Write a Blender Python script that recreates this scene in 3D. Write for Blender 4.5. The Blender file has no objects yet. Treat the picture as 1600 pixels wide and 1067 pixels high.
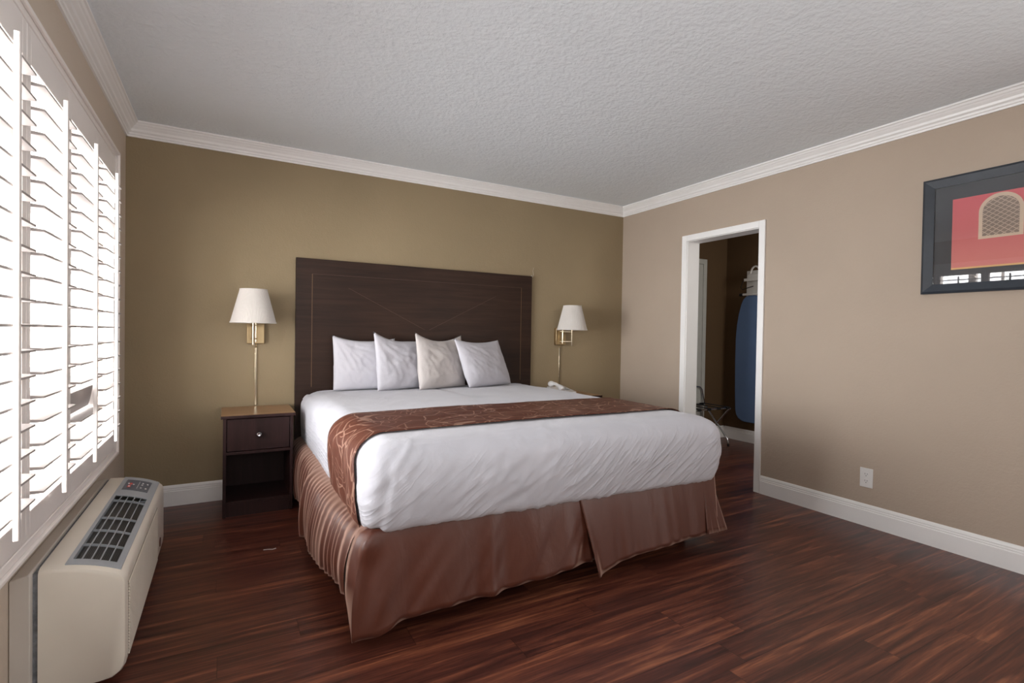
import bpy, bmesh, math, random
from mathutils import Vector, Matrix, noise
random.seed(7)
S = bpy.context.scene
C = S.collection
PI = math.pi

# ------------------------------------------------------------------ helpers
def lin(r, g, b):
    def f(c):
        c /= 255.0
        return c / 12.92 if c <= 0.04045 else ((c + 0.055) / 1.055) ** 2.4
    return (f(r), f(g), f(b), 1.0)

def newmat(name):
    m = bpy.data.materials.new(name); m.use_nodes = True
    nt = m.node_tree
    return m, nt, nt.nodes['Principled BSDF']

def N(nt, t, **kw):
    n = nt.nodes.new(t)
    for k, v in kw.items():
        if k in n.inputs: n.inputs[k].default_value = v
        else: setattr(n, k, v)
    return n

def mathn(nt, op, a, b=None, c=None):
    n = nt.nodes.new('ShaderNodeMath'); n.operation = op
    for i, v in enumerate((a, b, c)):
        if v is None: continue
        if isinstance(v, (int, float)): n.inputs[i].default_value = v
        else: nt.links.new(v, n.inputs[i])
    return n.outputs[0]

def ramp(nt, fac, stops):
    r = nt.nodes.new('ShaderNodeValToRGB')
    e = r.color_ramp.elements
    while len(e) < len(stops): e.new(0.5)
    for i, (p, c) in enumerate(stops):
        e[i].position = p; e[i].color = c
    nt.links.new(fac, r.inputs[0])
    return r.outputs[0]

def plain(name, col, rough=0.5, metal=0.0, spec=0.5, noise_amt=0.06, scale=12, bump=0.0, bscale=200, **kw):
    """painted/plastic/metal surface with a little procedural unevenness"""
    m, nt, b = newmat(name)
    tc = N(nt, 'ShaderNodeTexCoord')
    n = N(nt, 'ShaderNodeTexNoise', Scale=scale, Detail=3.0)
    nt.links.new(tc.outputs['Object'], n.inputs['Vector'])
    lo = tuple(c * (1 - noise_amt) for c in col[:3]) + (1,)
    hi = tuple(min(1, c * (1 + noise_amt)) for c in col[:3]) + (1,)
    nt.links.new(ramp(nt, n.outputs['Fac'], [(0.3, lo), (0.7, hi)]), b.inputs['Base Color'])
    b.inputs['Roughness'].default_value = rough
    b.inputs['Metallic'].default_value = metal
    b.inputs['Specular IOR Level'].default_value = spec
    for k, v in kw.items(): b.inputs[k.replace('_', ' ')].default_value = v
    if bump:
        n2 = N(nt, 'ShaderNodeTexNoise', Scale=bscale, Detail=2.0)
        nt.links.new(tc.outputs['Object'], n2.inputs['Vector'])
        bp = N(nt, 'ShaderNodeBump', Strength=bump, Distance=0.002)
        nt.links.new(n2.outputs['Fac'], bp.inputs['Height'])
        nt.links.new(bp.outputs[0], b.inputs['Normal'])
    return m

def textured_wall(name, col, var=0.08, bscale=85, bstr=0.35, dist=0.004, rough=0.75):
    m, nt, b = newmat(name)
    tc = N(nt, 'ShaderNodeTexCoord')
    n = N(nt, 'ShaderNodeTexNoise', Scale=1.3, Detail=4.0)
    nt.links.new(tc.outputs['Object'], n.inputs['Vector'])
    lo = tuple(c * (1 - var) for c in col[:3]) + (1,)
    hi = tuple(c * (1 + var) for c in col[:3]) + (1,)
    nt.links.new(ramp(nt, n.outputs['Fac'], [(0.3, lo), (0.7, hi)]), b.inputs['Base Color'])
    b.inputs['Roughness'].default_value = rough
    b.inputs['Specular IOR Level'].default_value = 0.35
    n1 = N(nt, 'ShaderNodeTexNoise', Scale=bscale, Detail=3.0, Roughness=0.6)
    n2 = N(nt, 'ShaderNodeTexNoise', Scale=bscale * 0.35, Detail=2.0)
    nt.links.new(tc.outputs['Object'], n1.inputs['Vector'])
    nt.links.new(tc.outputs['Object'], n2.inputs['Vector'])
    h = mathn(nt, 'ADD', n1.outputs['Fac'], mathn(nt, 'MULTIPLY', n2.outputs['Fac'], 0.8))
    bp = N(nt, 'ShaderNodeBump', Strength=bstr, Distance=dist)
    nt.links.new(h, bp.inputs['Height'])
    nt.links.new(bp.outputs[0], b.inputs['Normal'])
    return m

# ---- mesh makers
def bm_new(): return bmesh.new()

def box(bm, x0, x1, y0, y1, z0, z1):
    v = [bm.verts.new((x, y, z)) for x in (x0, x1) for y in (y0, y1) for z in (z0, z1)]
    for f in ((0, 1, 3, 2), (4, 6, 7, 5), (0, 4, 5, 1), (2, 3, 7, 6), (0, 2, 6, 4), (1, 5, 7, 3)):
        bm.faces.new([v[i] for i in f])
    return v

def prism(bm, prof, axis, a0, a1):
    """extrude closed profile [(u,v)] along axis: 'x'->(a,u,v) 'y'->(u,a,v) 'z'->(u,v,a)"""
    def P(u, v, a): return {'x': (a, u, v), 'y': (u, a, v), 'z': (u, v, a)}[axis]
    A = [bm.verts.new(P(u, v, a0)) for u, v in prof]
    B = [bm.verts.new(P(u, v, a1)) for u, v in prof]
    n = len(prof)
    for i in range(n): bm.faces.new((A[i], A[(i + 1) % n], B[(i + 1) % n], B[i]))
    bm.faces.new(A[::-1]); bm.faces.new(B)

def tube(bm, pts, r, seg=12, caps=True):
    pts = [Vector(p) for p in pts]
    rr = r if isinstance(r, (list, tuple)) else [r] * len(pts)
    rings = []; up = None
    for i, p in enumerate(pts):
        t = (pts[min(i + 1, len(pts) - 1)] - pts[max(i - 1, 0)]).normalized()
        if up is None:
            up = Vector((0, 0, 1)) if abs(t.z) < 0.9 else Vector((1, 0, 0))
        a = t.cross(up).normalized(); b = a.cross(t).normalized(); up = b
        rings.append([bm.verts.new(p + (a * math.cos(2 * PI * k / seg) + b * math.sin(2 * PI * k / seg)) * rr[i]) for k in range(seg)])
    for i in range(len(rings) - 1):
        for k in range(seg):
            bm.faces.new((rings[i][k], rings[i][(k + 1) % seg], rings[i + 1][(k + 1) % seg], rings[i + 1][k]))
    if caps:
        bm.faces.new(rings[0][::-1]); bm.faces.new(rings[-1])

def lathe(bm, prof, c, seg=48, axis='z', closed=False):
    """prof [(r,h)] about axis through c"""
    rings = []
    for r, h in prof:
        ring = []
        for k in range(seg):
            a = 2 * PI * k / seg
            u, v = r * math.cos(a), r * math.sin(a)
            o = {'z': (u, v, h), 'y': (u, h, v), 'x': (h, u, v)}[axis]
            ring.append(bm.verts.new((c[0] + o[0], c[1] + o[1], c[2] + o[2])))
        rings.append(ring)
    for i in range(len(rings) - 1 + (1 if closed else 0)):
        A, B = rings[i], rings[(i + 1) % len(rings)]
        for k in range(seg):
            bm.faces.new((A[k], A[(k + 1) % seg], B[(k + 1) % seg], B[k]))
    if not closed:
        if prof[0][0] > 1e-5: bm.faces.new(rings[0][::-1])
        if prof[-1][0] > 1e-5: bm.faces.new(rings[-1])

def worldloc(o):
    v = Vector((0, 0, 0))
    while o: v += o.location; o = o.parent
    return v

def mk(name, bm, mat, parent=None, origin=None, bevel=0.0, smooth=False, angle=40, segs=2):
    """link bm (in world coordinates) as ONE mesh object"""
    bmesh.ops.recalc_face_normals(bm, faces=bm.faces[:])
    org = worldloc(parent) if parent else Vector(origin or (0, 0, 0))
    for v in bm.verts: v.co -= org
    me = bpy.data.meshes.new(name); bm.to_mesh(me); bm.free()
    o = bpy.data.objects.new(name, me); C.objects.link(o)
    if parent: o.parent = parent
    else: o.location = org
    mats = mat if isinstance(mat, (list, tuple)) else [mat]
    for m in mats: me.materials.append(m)
    if bevel:
        md = o.modifiers.new('bevel', 'BEVEL'); md.width = bevel; md.segments = segs
        md.limit_method = 'ANGLE'; md.angle_limit = math.radians(30)
        md.harden_normals = False
    if smooth or bevel:
        for p in me.polygons: p.use_smooth = True
        try:
            me.set_sharp_from_angle(angle=math.radians(angle))
        except Exception: pass
    return o

def tag(o, label=None, cat=None, group=None, kind=None):
    if label: o['label'] = label
    if cat: o['category'] = cat
    if group: o['group'] = group
    if kind: o['kind'] = kind
    return o

def thing(name, label, cat, loc, group=None):
    o = bpy.data.objects.new(name, None); C.objects.link(o)
    o.empty_display_size = 0.1; o.location = loc
    return tag(o, label, cat, group)

def dup(root, loc, label, group=None):
    r = root.copy(); C.objects.link(r); r.location = loc
    r['label'] = label
    if group: r['group'] = group
    for ch in list(root.children):
        c = ch.copy(); C.objects.link(c); c.parent = r
        for g in list(ch.children):
            d = g.copy(); C.objects.link(d); d.parent = c
    return r

def struct(name, bm, mat, **kw):
    return tag(mk(name, bm, mat, **kw), kind='structure')

# ------------------------------------------------------------------ dimensions
W = 4.0445        # room width
H = 2.44
XW = 4.174        # far face of the right wall
YF = -5.7         # wall behind the camera
HX = 5.62         # far wall of the hall
DY0, DY1, DZ = -1.525, -0.835, 1.985   # doorway
WY0, WY1, WZ0, WZ1 = -2.46, -0.63, 0.56, 1.985  # window opening

# ------------------------------------------------------------------ materials
M_back = textured_wall('olive_brown_wall_paint', lin(151, 134, 106), var=0.07)
M_side = textured_wall('taupe_wall_paint', lin(180, 164, 148), var=0.04)
M_left = textured_wall('taupe_wall_brightened', lin(206, 192, 176), var=0.04)  # side-wall taupe brightened to stand in for light missing on this wall
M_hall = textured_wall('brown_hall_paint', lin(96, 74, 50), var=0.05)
M_ceil = textured_wall('textured_ceiling_paint', lin(234, 241, 246), var=0.01, bscale=46, bstr=0.6, dist=0.010, rough=0.85)
M_trim = plain('white_trim_paint', lin(244, 243, 242), rough=0.35, noise_amt=0.02, scale=4)
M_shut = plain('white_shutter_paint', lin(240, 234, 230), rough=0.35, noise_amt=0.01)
M_slat = plain('shutter_slat_darkened', lin(170, 163, 160), rough=0.5, noise_amt=0.01)  # shutter white darkened so the backlit slats blow out less
M_tan = plain('tan_stucco', lin(190, 160, 135), rough=0.9, bump=0.5, bscale=60)

def floor_mat():
    m, nt, b = newmat('dark_cherry_laminate')
    tc = N(nt, 'ShaderNodeTexCoord')
    sp = N(nt, 'ShaderNodeSeparateXYZ'); nt.links.new(tc.outputs['Object'], sp.inputs[0])
    x, y = sp.outputs[0], sp.outputs[1]
    PW, PL = 0.128, 1.22
    row = mathn(nt, 'FLOOR', mathn(nt, 'DIVIDE', y, PW))
    wn = N(nt, 'ShaderNodeTexWhiteNoise', noise_dimensions='1D'); nt.links.new(row, wn.inputs['W'])
    xs = mathn(nt, 'ADD', mathn(nt, 'DIVIDE', x, PL), mathn(nt, 'MULTIPLY', wn.outputs['Value'], 7.0))
    col = mathn(nt, 'FLOOR', xs)
    idv = mathn(nt, 'ADD', mathn(nt, 'MULTIPLY', row, 17.31), mathn(nt, 'MULTIPLY', col, 5.77))
    wn2 = N(nt, 'ShaderNodeTexWhiteNoise', noise_dimensions='1D'); nt.links.new(idv, wn2.inputs['W'])
    rnd = wn2.outputs['Value']
    cm = N(nt, 'ShaderNodeCombineXYZ')
    nt.links.new(mathn(nt, 'ADD', mathn(nt, 'MULTIPLY', x, 0.9), mathn(nt, 'MULTIPLY', rnd, 40.0)), cm.inputs[0])
    nt.links.new(mathn(nt, 'MULTIPLY', y, 15.0), cm.inputs[1])
    nt.links.new(mathn(nt, 'MULTIPLY', rnd, 13.0), cm.inputs[2])
    n1 = N(nt, 'ShaderNodeTexNoise', Scale=1.6, Detail=5.0, Roughness=0.62, Distortion=0.9)
    nt.links.new(cm.outputs[0], n1.inputs['Vector'])
    cm2 = N(nt, 'ShaderNodeCombineXYZ')
    nt.links.new(mathn(nt, 'ADD', mathn(nt, 'MULTIPLY', x, 2.2), mathn(nt, 'MULTIPLY', rnd, 11.0)), cm2.inputs[0])
    nt.links.new(mathn(nt, 'MULTIPLY', y, 60.0), cm2.inputs[1])
    n2 = N(nt, 'ShaderNodeTexNoise', Scale=2.2, Detail=4.0, Roughness=0.6, Distortion=0.4)
    nt.links.new(cm2.outputs[0], n2.inputs['Vector'])
    f = mathn(nt, 'ADD', mathn(nt, 'MULTIPLY', n1.outputs['Fac'], 0.72), mathn(nt, 'MULTIPLY', n2.outputs['Fac'], 0.28))
    f = mathn(nt, 'ADD', f, mathn(nt, 'MULTIPLY', mathn(nt, 'SUBTRACT', rnd, 0.5), 0.07))
    colr = ramp(nt, f, [(0.32, lin(42, 22, 18)), (0.46, lin(76, 39, 31)), (0.56, lin(104, 58, 43)), (0.68, lin(152, 94, 66))])
    # seams
    fy = mathn(nt, 'FRACT', mathn(nt, 'DIVIDE', y, PW)); fx = mathn(nt, 'FRACT', xs)
    ey = mathn(nt, 'MULTIPLY', mathn(nt, 'MINIMUM', fy, mathn(nt, 'SUBTRACT', 1.0, fy)), PW)
    ex = mathn(nt, 'MULTIPLY', mathn(nt, 'MINIMUM', fx, mathn(nt, 'SUBTRACT', 1.0, fx)), PL)
    e = mathn(nt, 'MINIMUM', ex, ey)
    seam = N(nt, 'ShaderNodeMapRange'); nt.links.new(e, seam.inputs[0])
    seam.inputs[1].default_value = 0.0004; seam.inputs[2].default_value = 0.0022
    seam.inputs[3].default_value = 0.45; seam.inputs[4].default_value = 1.0
    mx = N(nt, 'ShaderNodeMix', data_type='RGBA', blend_type='MULTIPLY'); mx.inputs[0].default_value = 1.0
    nt.links.new(colr, mx.inputs[6]); nt.links.new(seam.outputs[0], mx.inputs[7])
    nt.links.new(mx.outputs[2], b.inputs['Base Color'])
    rr = mathn(nt, 'ADD', 0.25, mathn(nt, 'MULTIPLY', n2.outputs['Fac'], 0.16))
    nt.links.new(rr, b.inputs['Roughness'])
    b.inputs['Specular IOR Level'].default_value = 0.45
    bp = N(nt, 'ShaderNodeBump', Strength=0.12, Distance=0.002)
    nt.links.new(mathn(nt, 'ADD', mathn(nt, 'MULTIPLY', n2.outputs['Fac'], 0.5), seam.outputs[0]), bp.inputs['Height'])
    nt.links.new(bp.outputs[0], b.inputs['Normal'])
    return m
M_floor = floor_mat()

def wood(name, c0, c1, c2, axis=0, rough=0.35, s=(1.5, 30), spec=0.45):
    m, nt, b = newmat(name)
    tc = N(nt, 'ShaderNodeTexCoord')
    mp = N(nt, 'ShaderNodeMapping')
    sc = [s[1]] * 3; sc[axis] = s[0]
    mp.inputs['Scale'].default_value = sc
    nt.links.new(tc.outputs['Object'], mp.inputs[0])
    n = N(nt, 'ShaderNodeTexNoise', Scale=1.5, Detail=5.0, Roughness=0.6, Distortion=0.5)
    nt.links.new(mp.outputs[0], n.inputs['Vector'])
    n3 = N(nt, 'ShaderNodeTexNoise', Scale=2.0, Detail=2.0)
    nt.links.new(tc.outputs['Object'], n3.inputs['Vector'])
    f = mathn(nt, 'ADD', mathn(nt, 'MULTIPLY', n.outputs['Fac'], 0.7), mathn(nt, 'MULTIPLY', n3.outputs['Fac'], 0.3))
    nt.links.new(ramp(nt, f, [(0.35, c0), (0.5, c1), (0.65, c2)]), b.inputs['Base Color'])
    b.inputs['Roughness'].default_value = rough
    b.inputs['Specular IOR Level'].default_value = spec
    return m
M_head = wood('dark_walnut_headboard', lin(36, 21, 14), lin(46, 28, 19), lin(56, 36, 25), axis=0, rough=0.42, s=(1.5, 24), spec=0.3)
M_inlay = plain('gold_inlay', lin(112, 86, 58), rough=0.4, metal=0.2)
M_esp = wood('espresso_laminate', lin(36, 19, 18), lin(45, 25, 24), lin(54, 31, 29), axis=2, rough=0.45, spec=0.3)
M_top = wood('walnut_laminate_top', lin(138, 100, 68), lin(160, 122, 86), lin(178, 140, 102), axis=0, rough=0.3, s=(2, 40))
M_brass = plain('polished_brass', lin(222, 210, 184), rough=0.22, metal=1.0, noise_amt=0.03)
M_brassd = plain('aged_brass', lin(178, 156, 120), rough=0.35, metal=1.0, noise_amt=0.08)
M_chrome = plain('chrome', lin(205, 205, 208), rough=0.15, metal=1.0, noise_amt=0.02)
M_black = plain('black_webbing', lin(22, 22, 24), rough=0.8)
M_rubber = plain('black_rubber', lin(15, 15, 16), rough=0.6)
M_plast = plain('off_white_plastic', lin(226, 218, 204), rough=0.42, noise_amt=0.03, scale=6)
M_sleeve = plain('beige_metal_sleeve', lin(206, 199, 190), rough=0.45, noise_amt=0.04, scale=5)
M_gasket = plain('grey_foam_gasket', lin(122, 124, 128), rough=0.9, noise_amt=0.3, scale=60)
M_grey = plain('grey_plastic_bezel', lin(158, 163, 168), rough=0.45, noise_amt=0.03)
M_ctrl = plain('dark_grey_control_film', lin(92, 98, 110), rough=0.35, noise_amt=0.03)
M_red = plain('red_print', lin(205, 92, 80), rough=0.5)
M_whitep = plain('white_print', lin(225, 225, 225), rough=0.5)
M_white = plain('white_plastic', lin(228, 226, 224), rough=0.35, noise_amt=0.02)
M_dark = plain('dark_slot', lin(30, 28, 28), rough=0.7)
M_frame = plain('charcoal_picture_frame', lin(52, 58, 66), rough=0.4, noise_amt=0.1, scale=20)
M_matb = plain('charcoal_mat_board', lin(64, 66, 70), rough=0.8, bump=0.3)
M_door = plain('grey_door_paint', lin(196, 196, 190), rough=0.5, noise_amt=0.03)

def fins_mat():
    m, nt, b = newmat('black_coil_fins')
    tc = N(nt, 'ShaderNodeTexCoord')
    w = N(nt, 'ShaderNodeTexWave', Scale=60.0, Distortion=0.6, bands_direction='X')
    nt.links.new(tc.outputs['Object'], w.inputs['Vector'])
    nt.links.new(ramp(nt, w.outputs['Fac'], [(0.2, lin(14, 14, 15)), (0.8, lin(66, 66, 66))]), b.inputs['Base Color'])
    b.inputs['Roughness'].default_value = 0.5
    return m
M_fins = fins_mat()

def fabric(name, col, rough=0.8, sheen=0.2, bump_scale=9, bump=0.25, weave=700, var=0.05, spec=0.3, dist=0.006, stretch=(1, 1, 1)):
    m, nt, b = newmat(name)
    tc = N(nt, 'ShaderNodeTexCoord')
    mp = N(nt, 'ShaderNodeMapping'); mp.inputs['Scale'].default_value = stretch
    nt.links.new(tc.outputs['Object'], mp.inputs[0])
    n = N(nt, 'ShaderNodeTexNoise', Scale=4.0, Detail=3.0)
    nt.links.new(mp.outputs[0], n.inputs['Vector'])
    lo = tuple(c * (1 - var) for c in col[:3]) + (1,); hi = tuple(min(1, c * (1 + var)) for c in col[:3]) + (1,)
    nt.links.new(ramp(nt, n.outputs['Fac'], [(0.3, lo), (0.7, hi)]), b.inputs['Base Color'])
    b.inputs['Roughness'].default_value = rough
    b.inputs['Sheen Weight'].default_value = sheen
    b.inputs['Specular IOR Level'].default_value = spec
    n1 = N(nt, 'ShaderNodeTexNoise', Scale=bump_scale, Detail=4.0, Roughness=0.55, Distortion=0.8)
    nt.links.new(mp.outputs[0], n1.inputs['Vector'])
    n2 = N(nt, 'ShaderNodeTexNoise', Scale=weave, Detail=1.0)
    nt.links.new(tc.outputs['Object'], n2.inputs['Vector'])
    h = mathn(nt, 'ADD', n1.outputs['Fac'], mathn(nt, 'MULTIPLY', n2.outputs['Fac'], 0.05))
    bp = N(nt, 'ShaderNodeBump', Strength=bump, Distance=dist)
    nt.links.new(h, bp.inputs['Height'])
    nt.links.new(bp.outputs[0], b.inputs['Normal'])
    return m
M_sheet = fabric('white_cotton_sheet', lin(198, 198, 206), rough=0.75, bump=0.35, bump_scale=7, dist=0.012)
def add_pull_lines(m, zgate=0.30):
    nt = m.node_tree; b = nt.nodes['Principled BSDF']
    old = b.inputs['Normal'].links[0].from_socket
    tc = N(nt, 'ShaderNodeTexCoord'); sp = N(nt, 'ShaderNodeSeparateXYZ'); nt.links.new(tc.outputs['Object'], sp.inputs[0])
    X, Y, Z = sp.outputs
    u = mathn(nt, 'SUBTRACT', mathn(nt, 'MULTIPLY', X, 0.8), mathn(nt, 'MULTIPLY', Z, 1.0))
    w_ = mathn(nt, 'ADD', mathn(nt, 'MULTIPLY', X, 0.9), mathn(nt, 'MULTIPLY', Z, 0.8))
    tot = None
    for (a_, c_, k) in ((13.0, 2.0, 1.0), (26.0, 3.2, 0.55)):
        cm = N(nt, 'ShaderNodeCombineXYZ')
        nt.links.new(mathn(nt, 'MULTIPLY', u, a_), cm.inputs[0]); nt.links.new(mathn(nt, 'MULTIPLY', w_, c_), cm.inputs[1])
        n_ = N(nt, 'ShaderNodeTexNoise', Scale=1.0, Detail=1.5, Distortion=0.5); nt.links.new(cm.outputs[0], n_.inputs['Vector'])
        rdg = mathn(nt, 'SUBTRACT', 1.0, mathn(nt, 'ABSOLUTE', mathn(nt, 'MULTIPLY', mathn(nt, 'SUBTRACT', n_.outputs['Fac'], 0.5), 4.0)))
        rdg = mathn(nt, 'MULTIPLY', mathn(nt, 'POWER', mathn(nt, 'MAXIMUM', rdg, 0.0), 5.0), k)
        tot = rdg if tot is None else mathn(nt, 'ADD', tot, rdg)
    gt = N(nt, 'ShaderNodeMapRange'); nt.links.new(Z, gt.inputs[0])
    gt.inputs[1].default_value = zgate + 0.02; gt.inputs[2].default_value = zgate - 0.10; gt.inputs[3].default_value = 0.0; gt.inputs[4].default_value = 1.0
    msk = N(nt, 'ShaderNodeTexNoise', Scale=2.2, Detail=1.0); nt.links.new(tc.outputs['Object'], msk.inputs['Vector'])
    mk_ = N(nt, 'ShaderNodeMapRange'); nt.links.new(msk.outputs['Fac'], mk_.inputs[0])
    mk_.inputs[1].default_value = 0.38; mk_.inputs[2].default_value = 0.62
    h = mathn(nt, 'MULTIPLY', mathn(nt, 'MULTIPLY', tot, gt.outputs[0]), mk_.outputs[0])
    bp = N(nt, 'ShaderNodeBump', Strength=0.7, Distance=0.006)
    nt.links.new(h, bp.inputs['Height']); nt.links.new(old, bp.inputs['Normal'])
    nt.links.new(bp.outputs[0], b.inputs['Normal'])
add_pull_lines(M_sheet)
M_pillow = fabric('white_pillowcase', lin(198, 196, 203), rough=0.75, bump=0.35, bump_scale=10, dist=0.008)
M_pillow2 = fabric('cream_pillowcase', lin(198, 191, 188), rough=0.75, bump=0.5, bump_scale=10, dist=0.01)
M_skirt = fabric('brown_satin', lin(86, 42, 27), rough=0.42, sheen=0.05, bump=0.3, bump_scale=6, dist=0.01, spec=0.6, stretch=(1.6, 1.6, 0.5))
M_shade = fabric('cream_pleated_shade', lin(208, 202, 196), rough=0.85, bump=0.05, bump_scale=40)
M_board = fabric('blue_board_cover', lin(100, 126, 168), rough=0.85, bump=0.15, bump_scale=14)
def satin_sheen_tint(m, pale, lo=0.50, hi=0.86):
    """satin: pale sheen painted into the base colour where the cloth is seen along its surface"""
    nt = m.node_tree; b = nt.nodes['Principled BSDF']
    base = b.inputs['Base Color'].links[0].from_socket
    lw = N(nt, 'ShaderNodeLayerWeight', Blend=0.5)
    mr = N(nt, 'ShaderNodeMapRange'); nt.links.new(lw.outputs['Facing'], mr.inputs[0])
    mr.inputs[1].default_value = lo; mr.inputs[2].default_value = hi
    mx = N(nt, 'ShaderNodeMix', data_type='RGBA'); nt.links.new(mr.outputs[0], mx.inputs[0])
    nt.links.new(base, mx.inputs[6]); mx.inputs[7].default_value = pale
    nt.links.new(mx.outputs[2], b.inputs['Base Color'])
satin_sheen_tint(M_skirt, lin(186, 152, 136))  # pale sheen of the side skirt put into its colour
M_matt = fabric('mattress_ticking', lin(215, 212, 205), rough=0.9)

def runner_mat():
    m, nt, b = newmat('brown_embroidered_satin')
    uv = N(nt, 'ShaderNodeTexCoord')
    nz = N(nt, 'ShaderNodeTexNoise', Scale=3.2, Detail=1.5)
    nt.links.new(uv.outputs['UV'], nz.inputs['Vector'])
    mixv = N(nt, 'ShaderNodeMix', data_type='VECTOR'); mixv.inputs[0].default_value = 0.22
    nt.links.new(uv.outputs['UV'], mixv.inputs[4]); nt.links.new(nz.outputs['Color'], mixv.inputs[5])
    # vine-like embroidery: contour lines of smooth noise plus warped cells
    n1 = N(nt, 'ShaderNodeTexNoise', Scale=6.0, Detail=0.0)
    nt.links.new(mixv.outputs[1], n1.inputs['Vector'])
    fr = mathn(nt, 'FRACT', mathn(nt, 'MULTIPLY', n1.outputs['Fac'], 11.0))
    l1 = mathn(nt, 'LESS_THAN', mathn(nt, 'ABSOLUTE', mathn(nt, 'SUBTRACT', fr, 0.5)), 0.06)
    vo = N(nt, 'ShaderNodeTexVoronoi', feature='DISTANCE_TO_EDGE', Scale=9.5)
    nt.links.new(mixv.outputs[1], vo.inputs['Vector'])
    l2 = mathn(nt, 'LESS_THAN', vo.outputs['Distance'], 0.024)
    n4 = N(nt, 'ShaderNodeTexNoise', Scale=2.5, Detail=1.0)
    nt.links.new(uv.outputs['UV'], n4.inputs['Vector'])
    gate = mathn(nt, 'GREATER_THAN', n4.outputs['Fac'], 0.46)
    line = mathn(nt, 'MAXIMUM', mathn(nt, 'MULTIPLY', l1, gate), l2)
    mx = N(nt, 'ShaderNodeMix', data_type='RGBA')
    nt.links.new(mathn(nt, 'MULTIPLY', line, 0.72), mx.inputs[0])
    mx.inputs[6].default_value = lin(92, 50, 36); mx.inputs[7].default_value = lin(164, 128, 110)
    nt.links.new(mx.outputs[2], b.inputs['Base Color'])
    b.inputs['Roughness'].default_value = 0.52
    b.inputs['Specular IOR Level'].default_value = 0.35
    b.inputs['Sheen Weight'].default_value = 0.0
    n5 = N(nt, 'ShaderNodeTexNoise', Scale=9.0, Detail=2.0)
    nt.links.new(uv.outputs['UV'], n5.inputs['Vector'])
    bp = N(nt, 'ShaderNodeBump', Strength=0.5, Distance=0.006)
    nt.links.new(mathn(nt, 'ADD', mathn(nt, 'MULTIPLY', line, 0.25), n5.outputs['Fac']), bp.inputs['Height'])
    nt.links.new(bp.outputs[0], b.inputs['Normal'])
    return m
M_runner = runner_mat()

def glass_mat(name, gloss=0.08, tint=(1, 1, 1, 1)):
    m = bpy.data.materials.new(name); m.use_nodes = True
    nt = m.node_tree; nt.nodes.clear()
    out = N(nt, 'ShaderNodeOutputMaterial')
    tr = N(nt, 'ShaderNodeBsdfTransparent'); tr.inputs[0].default_value = tint
    gl = N(nt, 'ShaderNodeBsdfGlossy', Roughness=0.01)
    lw = N(nt, 'ShaderNodeLayerWeight', Blend=0.5)
    fres = mathn(nt, 'ADD', 0.04, mathn(nt, 'MULTIPLY', mathn(nt, 'POWER', lw.outputs['Facing'], 5.0), 0.96))
    ms = N(nt, 'ShaderNodeMixShader')
    nt.links.new(mathn(nt, 'MINIMUM', mathn(nt, 'MULTIPLY', fres, gloss / 0.04), 1.0), ms.inputs[0])
    nt.links.new(tr.outputs[0], ms.inputs[1]); nt.links.new(gl.outputs[0], ms.inputs[2])
    nt.links.new(ms.outputs[0], out.inputs[0])
    return m
M_glass = glass_mat('window_glass', 0.04)
M_pglass = glass_mat('picture_glass', 0.095)

# ------------------------------------------------------------------ room shell
b = bm_new(); box(b, -0.2, HX + 0.12, YF - 0.12, 0.12, -0.1, 0.0); struct('floor', b, M_floor)
b = bm_new(); box(b, -0.2, HX + 0.12, YF - 0.12, 0.12, H, H + 0.1); struct('ceiling', b, M_ceil)
b = bm_new(); box(b, -0.2, XW - 0.06, 0.0, 0.12, 0, H); struct('wall_back', b, M_back)
b = bm_new(); box(b, -0.2, XW, YF - 0.12, YF, 0, H); struct('wall_front', b, M_side)
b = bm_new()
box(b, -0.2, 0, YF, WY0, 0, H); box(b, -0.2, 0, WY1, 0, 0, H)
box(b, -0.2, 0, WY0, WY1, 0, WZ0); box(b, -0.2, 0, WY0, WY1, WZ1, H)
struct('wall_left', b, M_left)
b = bm_new()
box(b, W, XW, YF, DY0, 0, H); box(b, W, XW, DY1, 0, 0, H); box(b, W, XW, DY0, DY1, DZ, H)
struct('wall_right', b, M_side)
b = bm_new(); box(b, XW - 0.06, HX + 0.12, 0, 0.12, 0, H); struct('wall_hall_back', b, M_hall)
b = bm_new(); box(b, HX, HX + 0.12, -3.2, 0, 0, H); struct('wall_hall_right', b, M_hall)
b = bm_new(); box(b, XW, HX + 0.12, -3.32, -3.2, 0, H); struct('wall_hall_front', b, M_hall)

# crown moulding: steps profile, projection p (from wall) vs height
CR = [(0, 2.352), (0.010, 2.352), (0.012, 2.362), (0.018, 2.366), (0.020, 2.376), (0.030, 2.384),
      (0.034, 2.396), (0.046, 2.408), (0.050, 2.414), (0.056, 2.418), (0.062, 2.428), (0.070, 2.430), (0.070, 2.44), (0, 2.44)]
b = bm_new(); prism(b, [(-p, z) for p, z in CR], 'x', 0.001, W - 0.001); struct('trim_1', b, M_trim)
b = bm_new(); prism(b, [(p, z) for p, z in CR], 'y', YF, -0.001); struct('trim_2', b, M_trim)
b = bm_new(); prism(b, [(W - p, z) for p, z in CR], 'y', YF, -0.001); struct('trim_3', b, M_trim)
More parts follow.
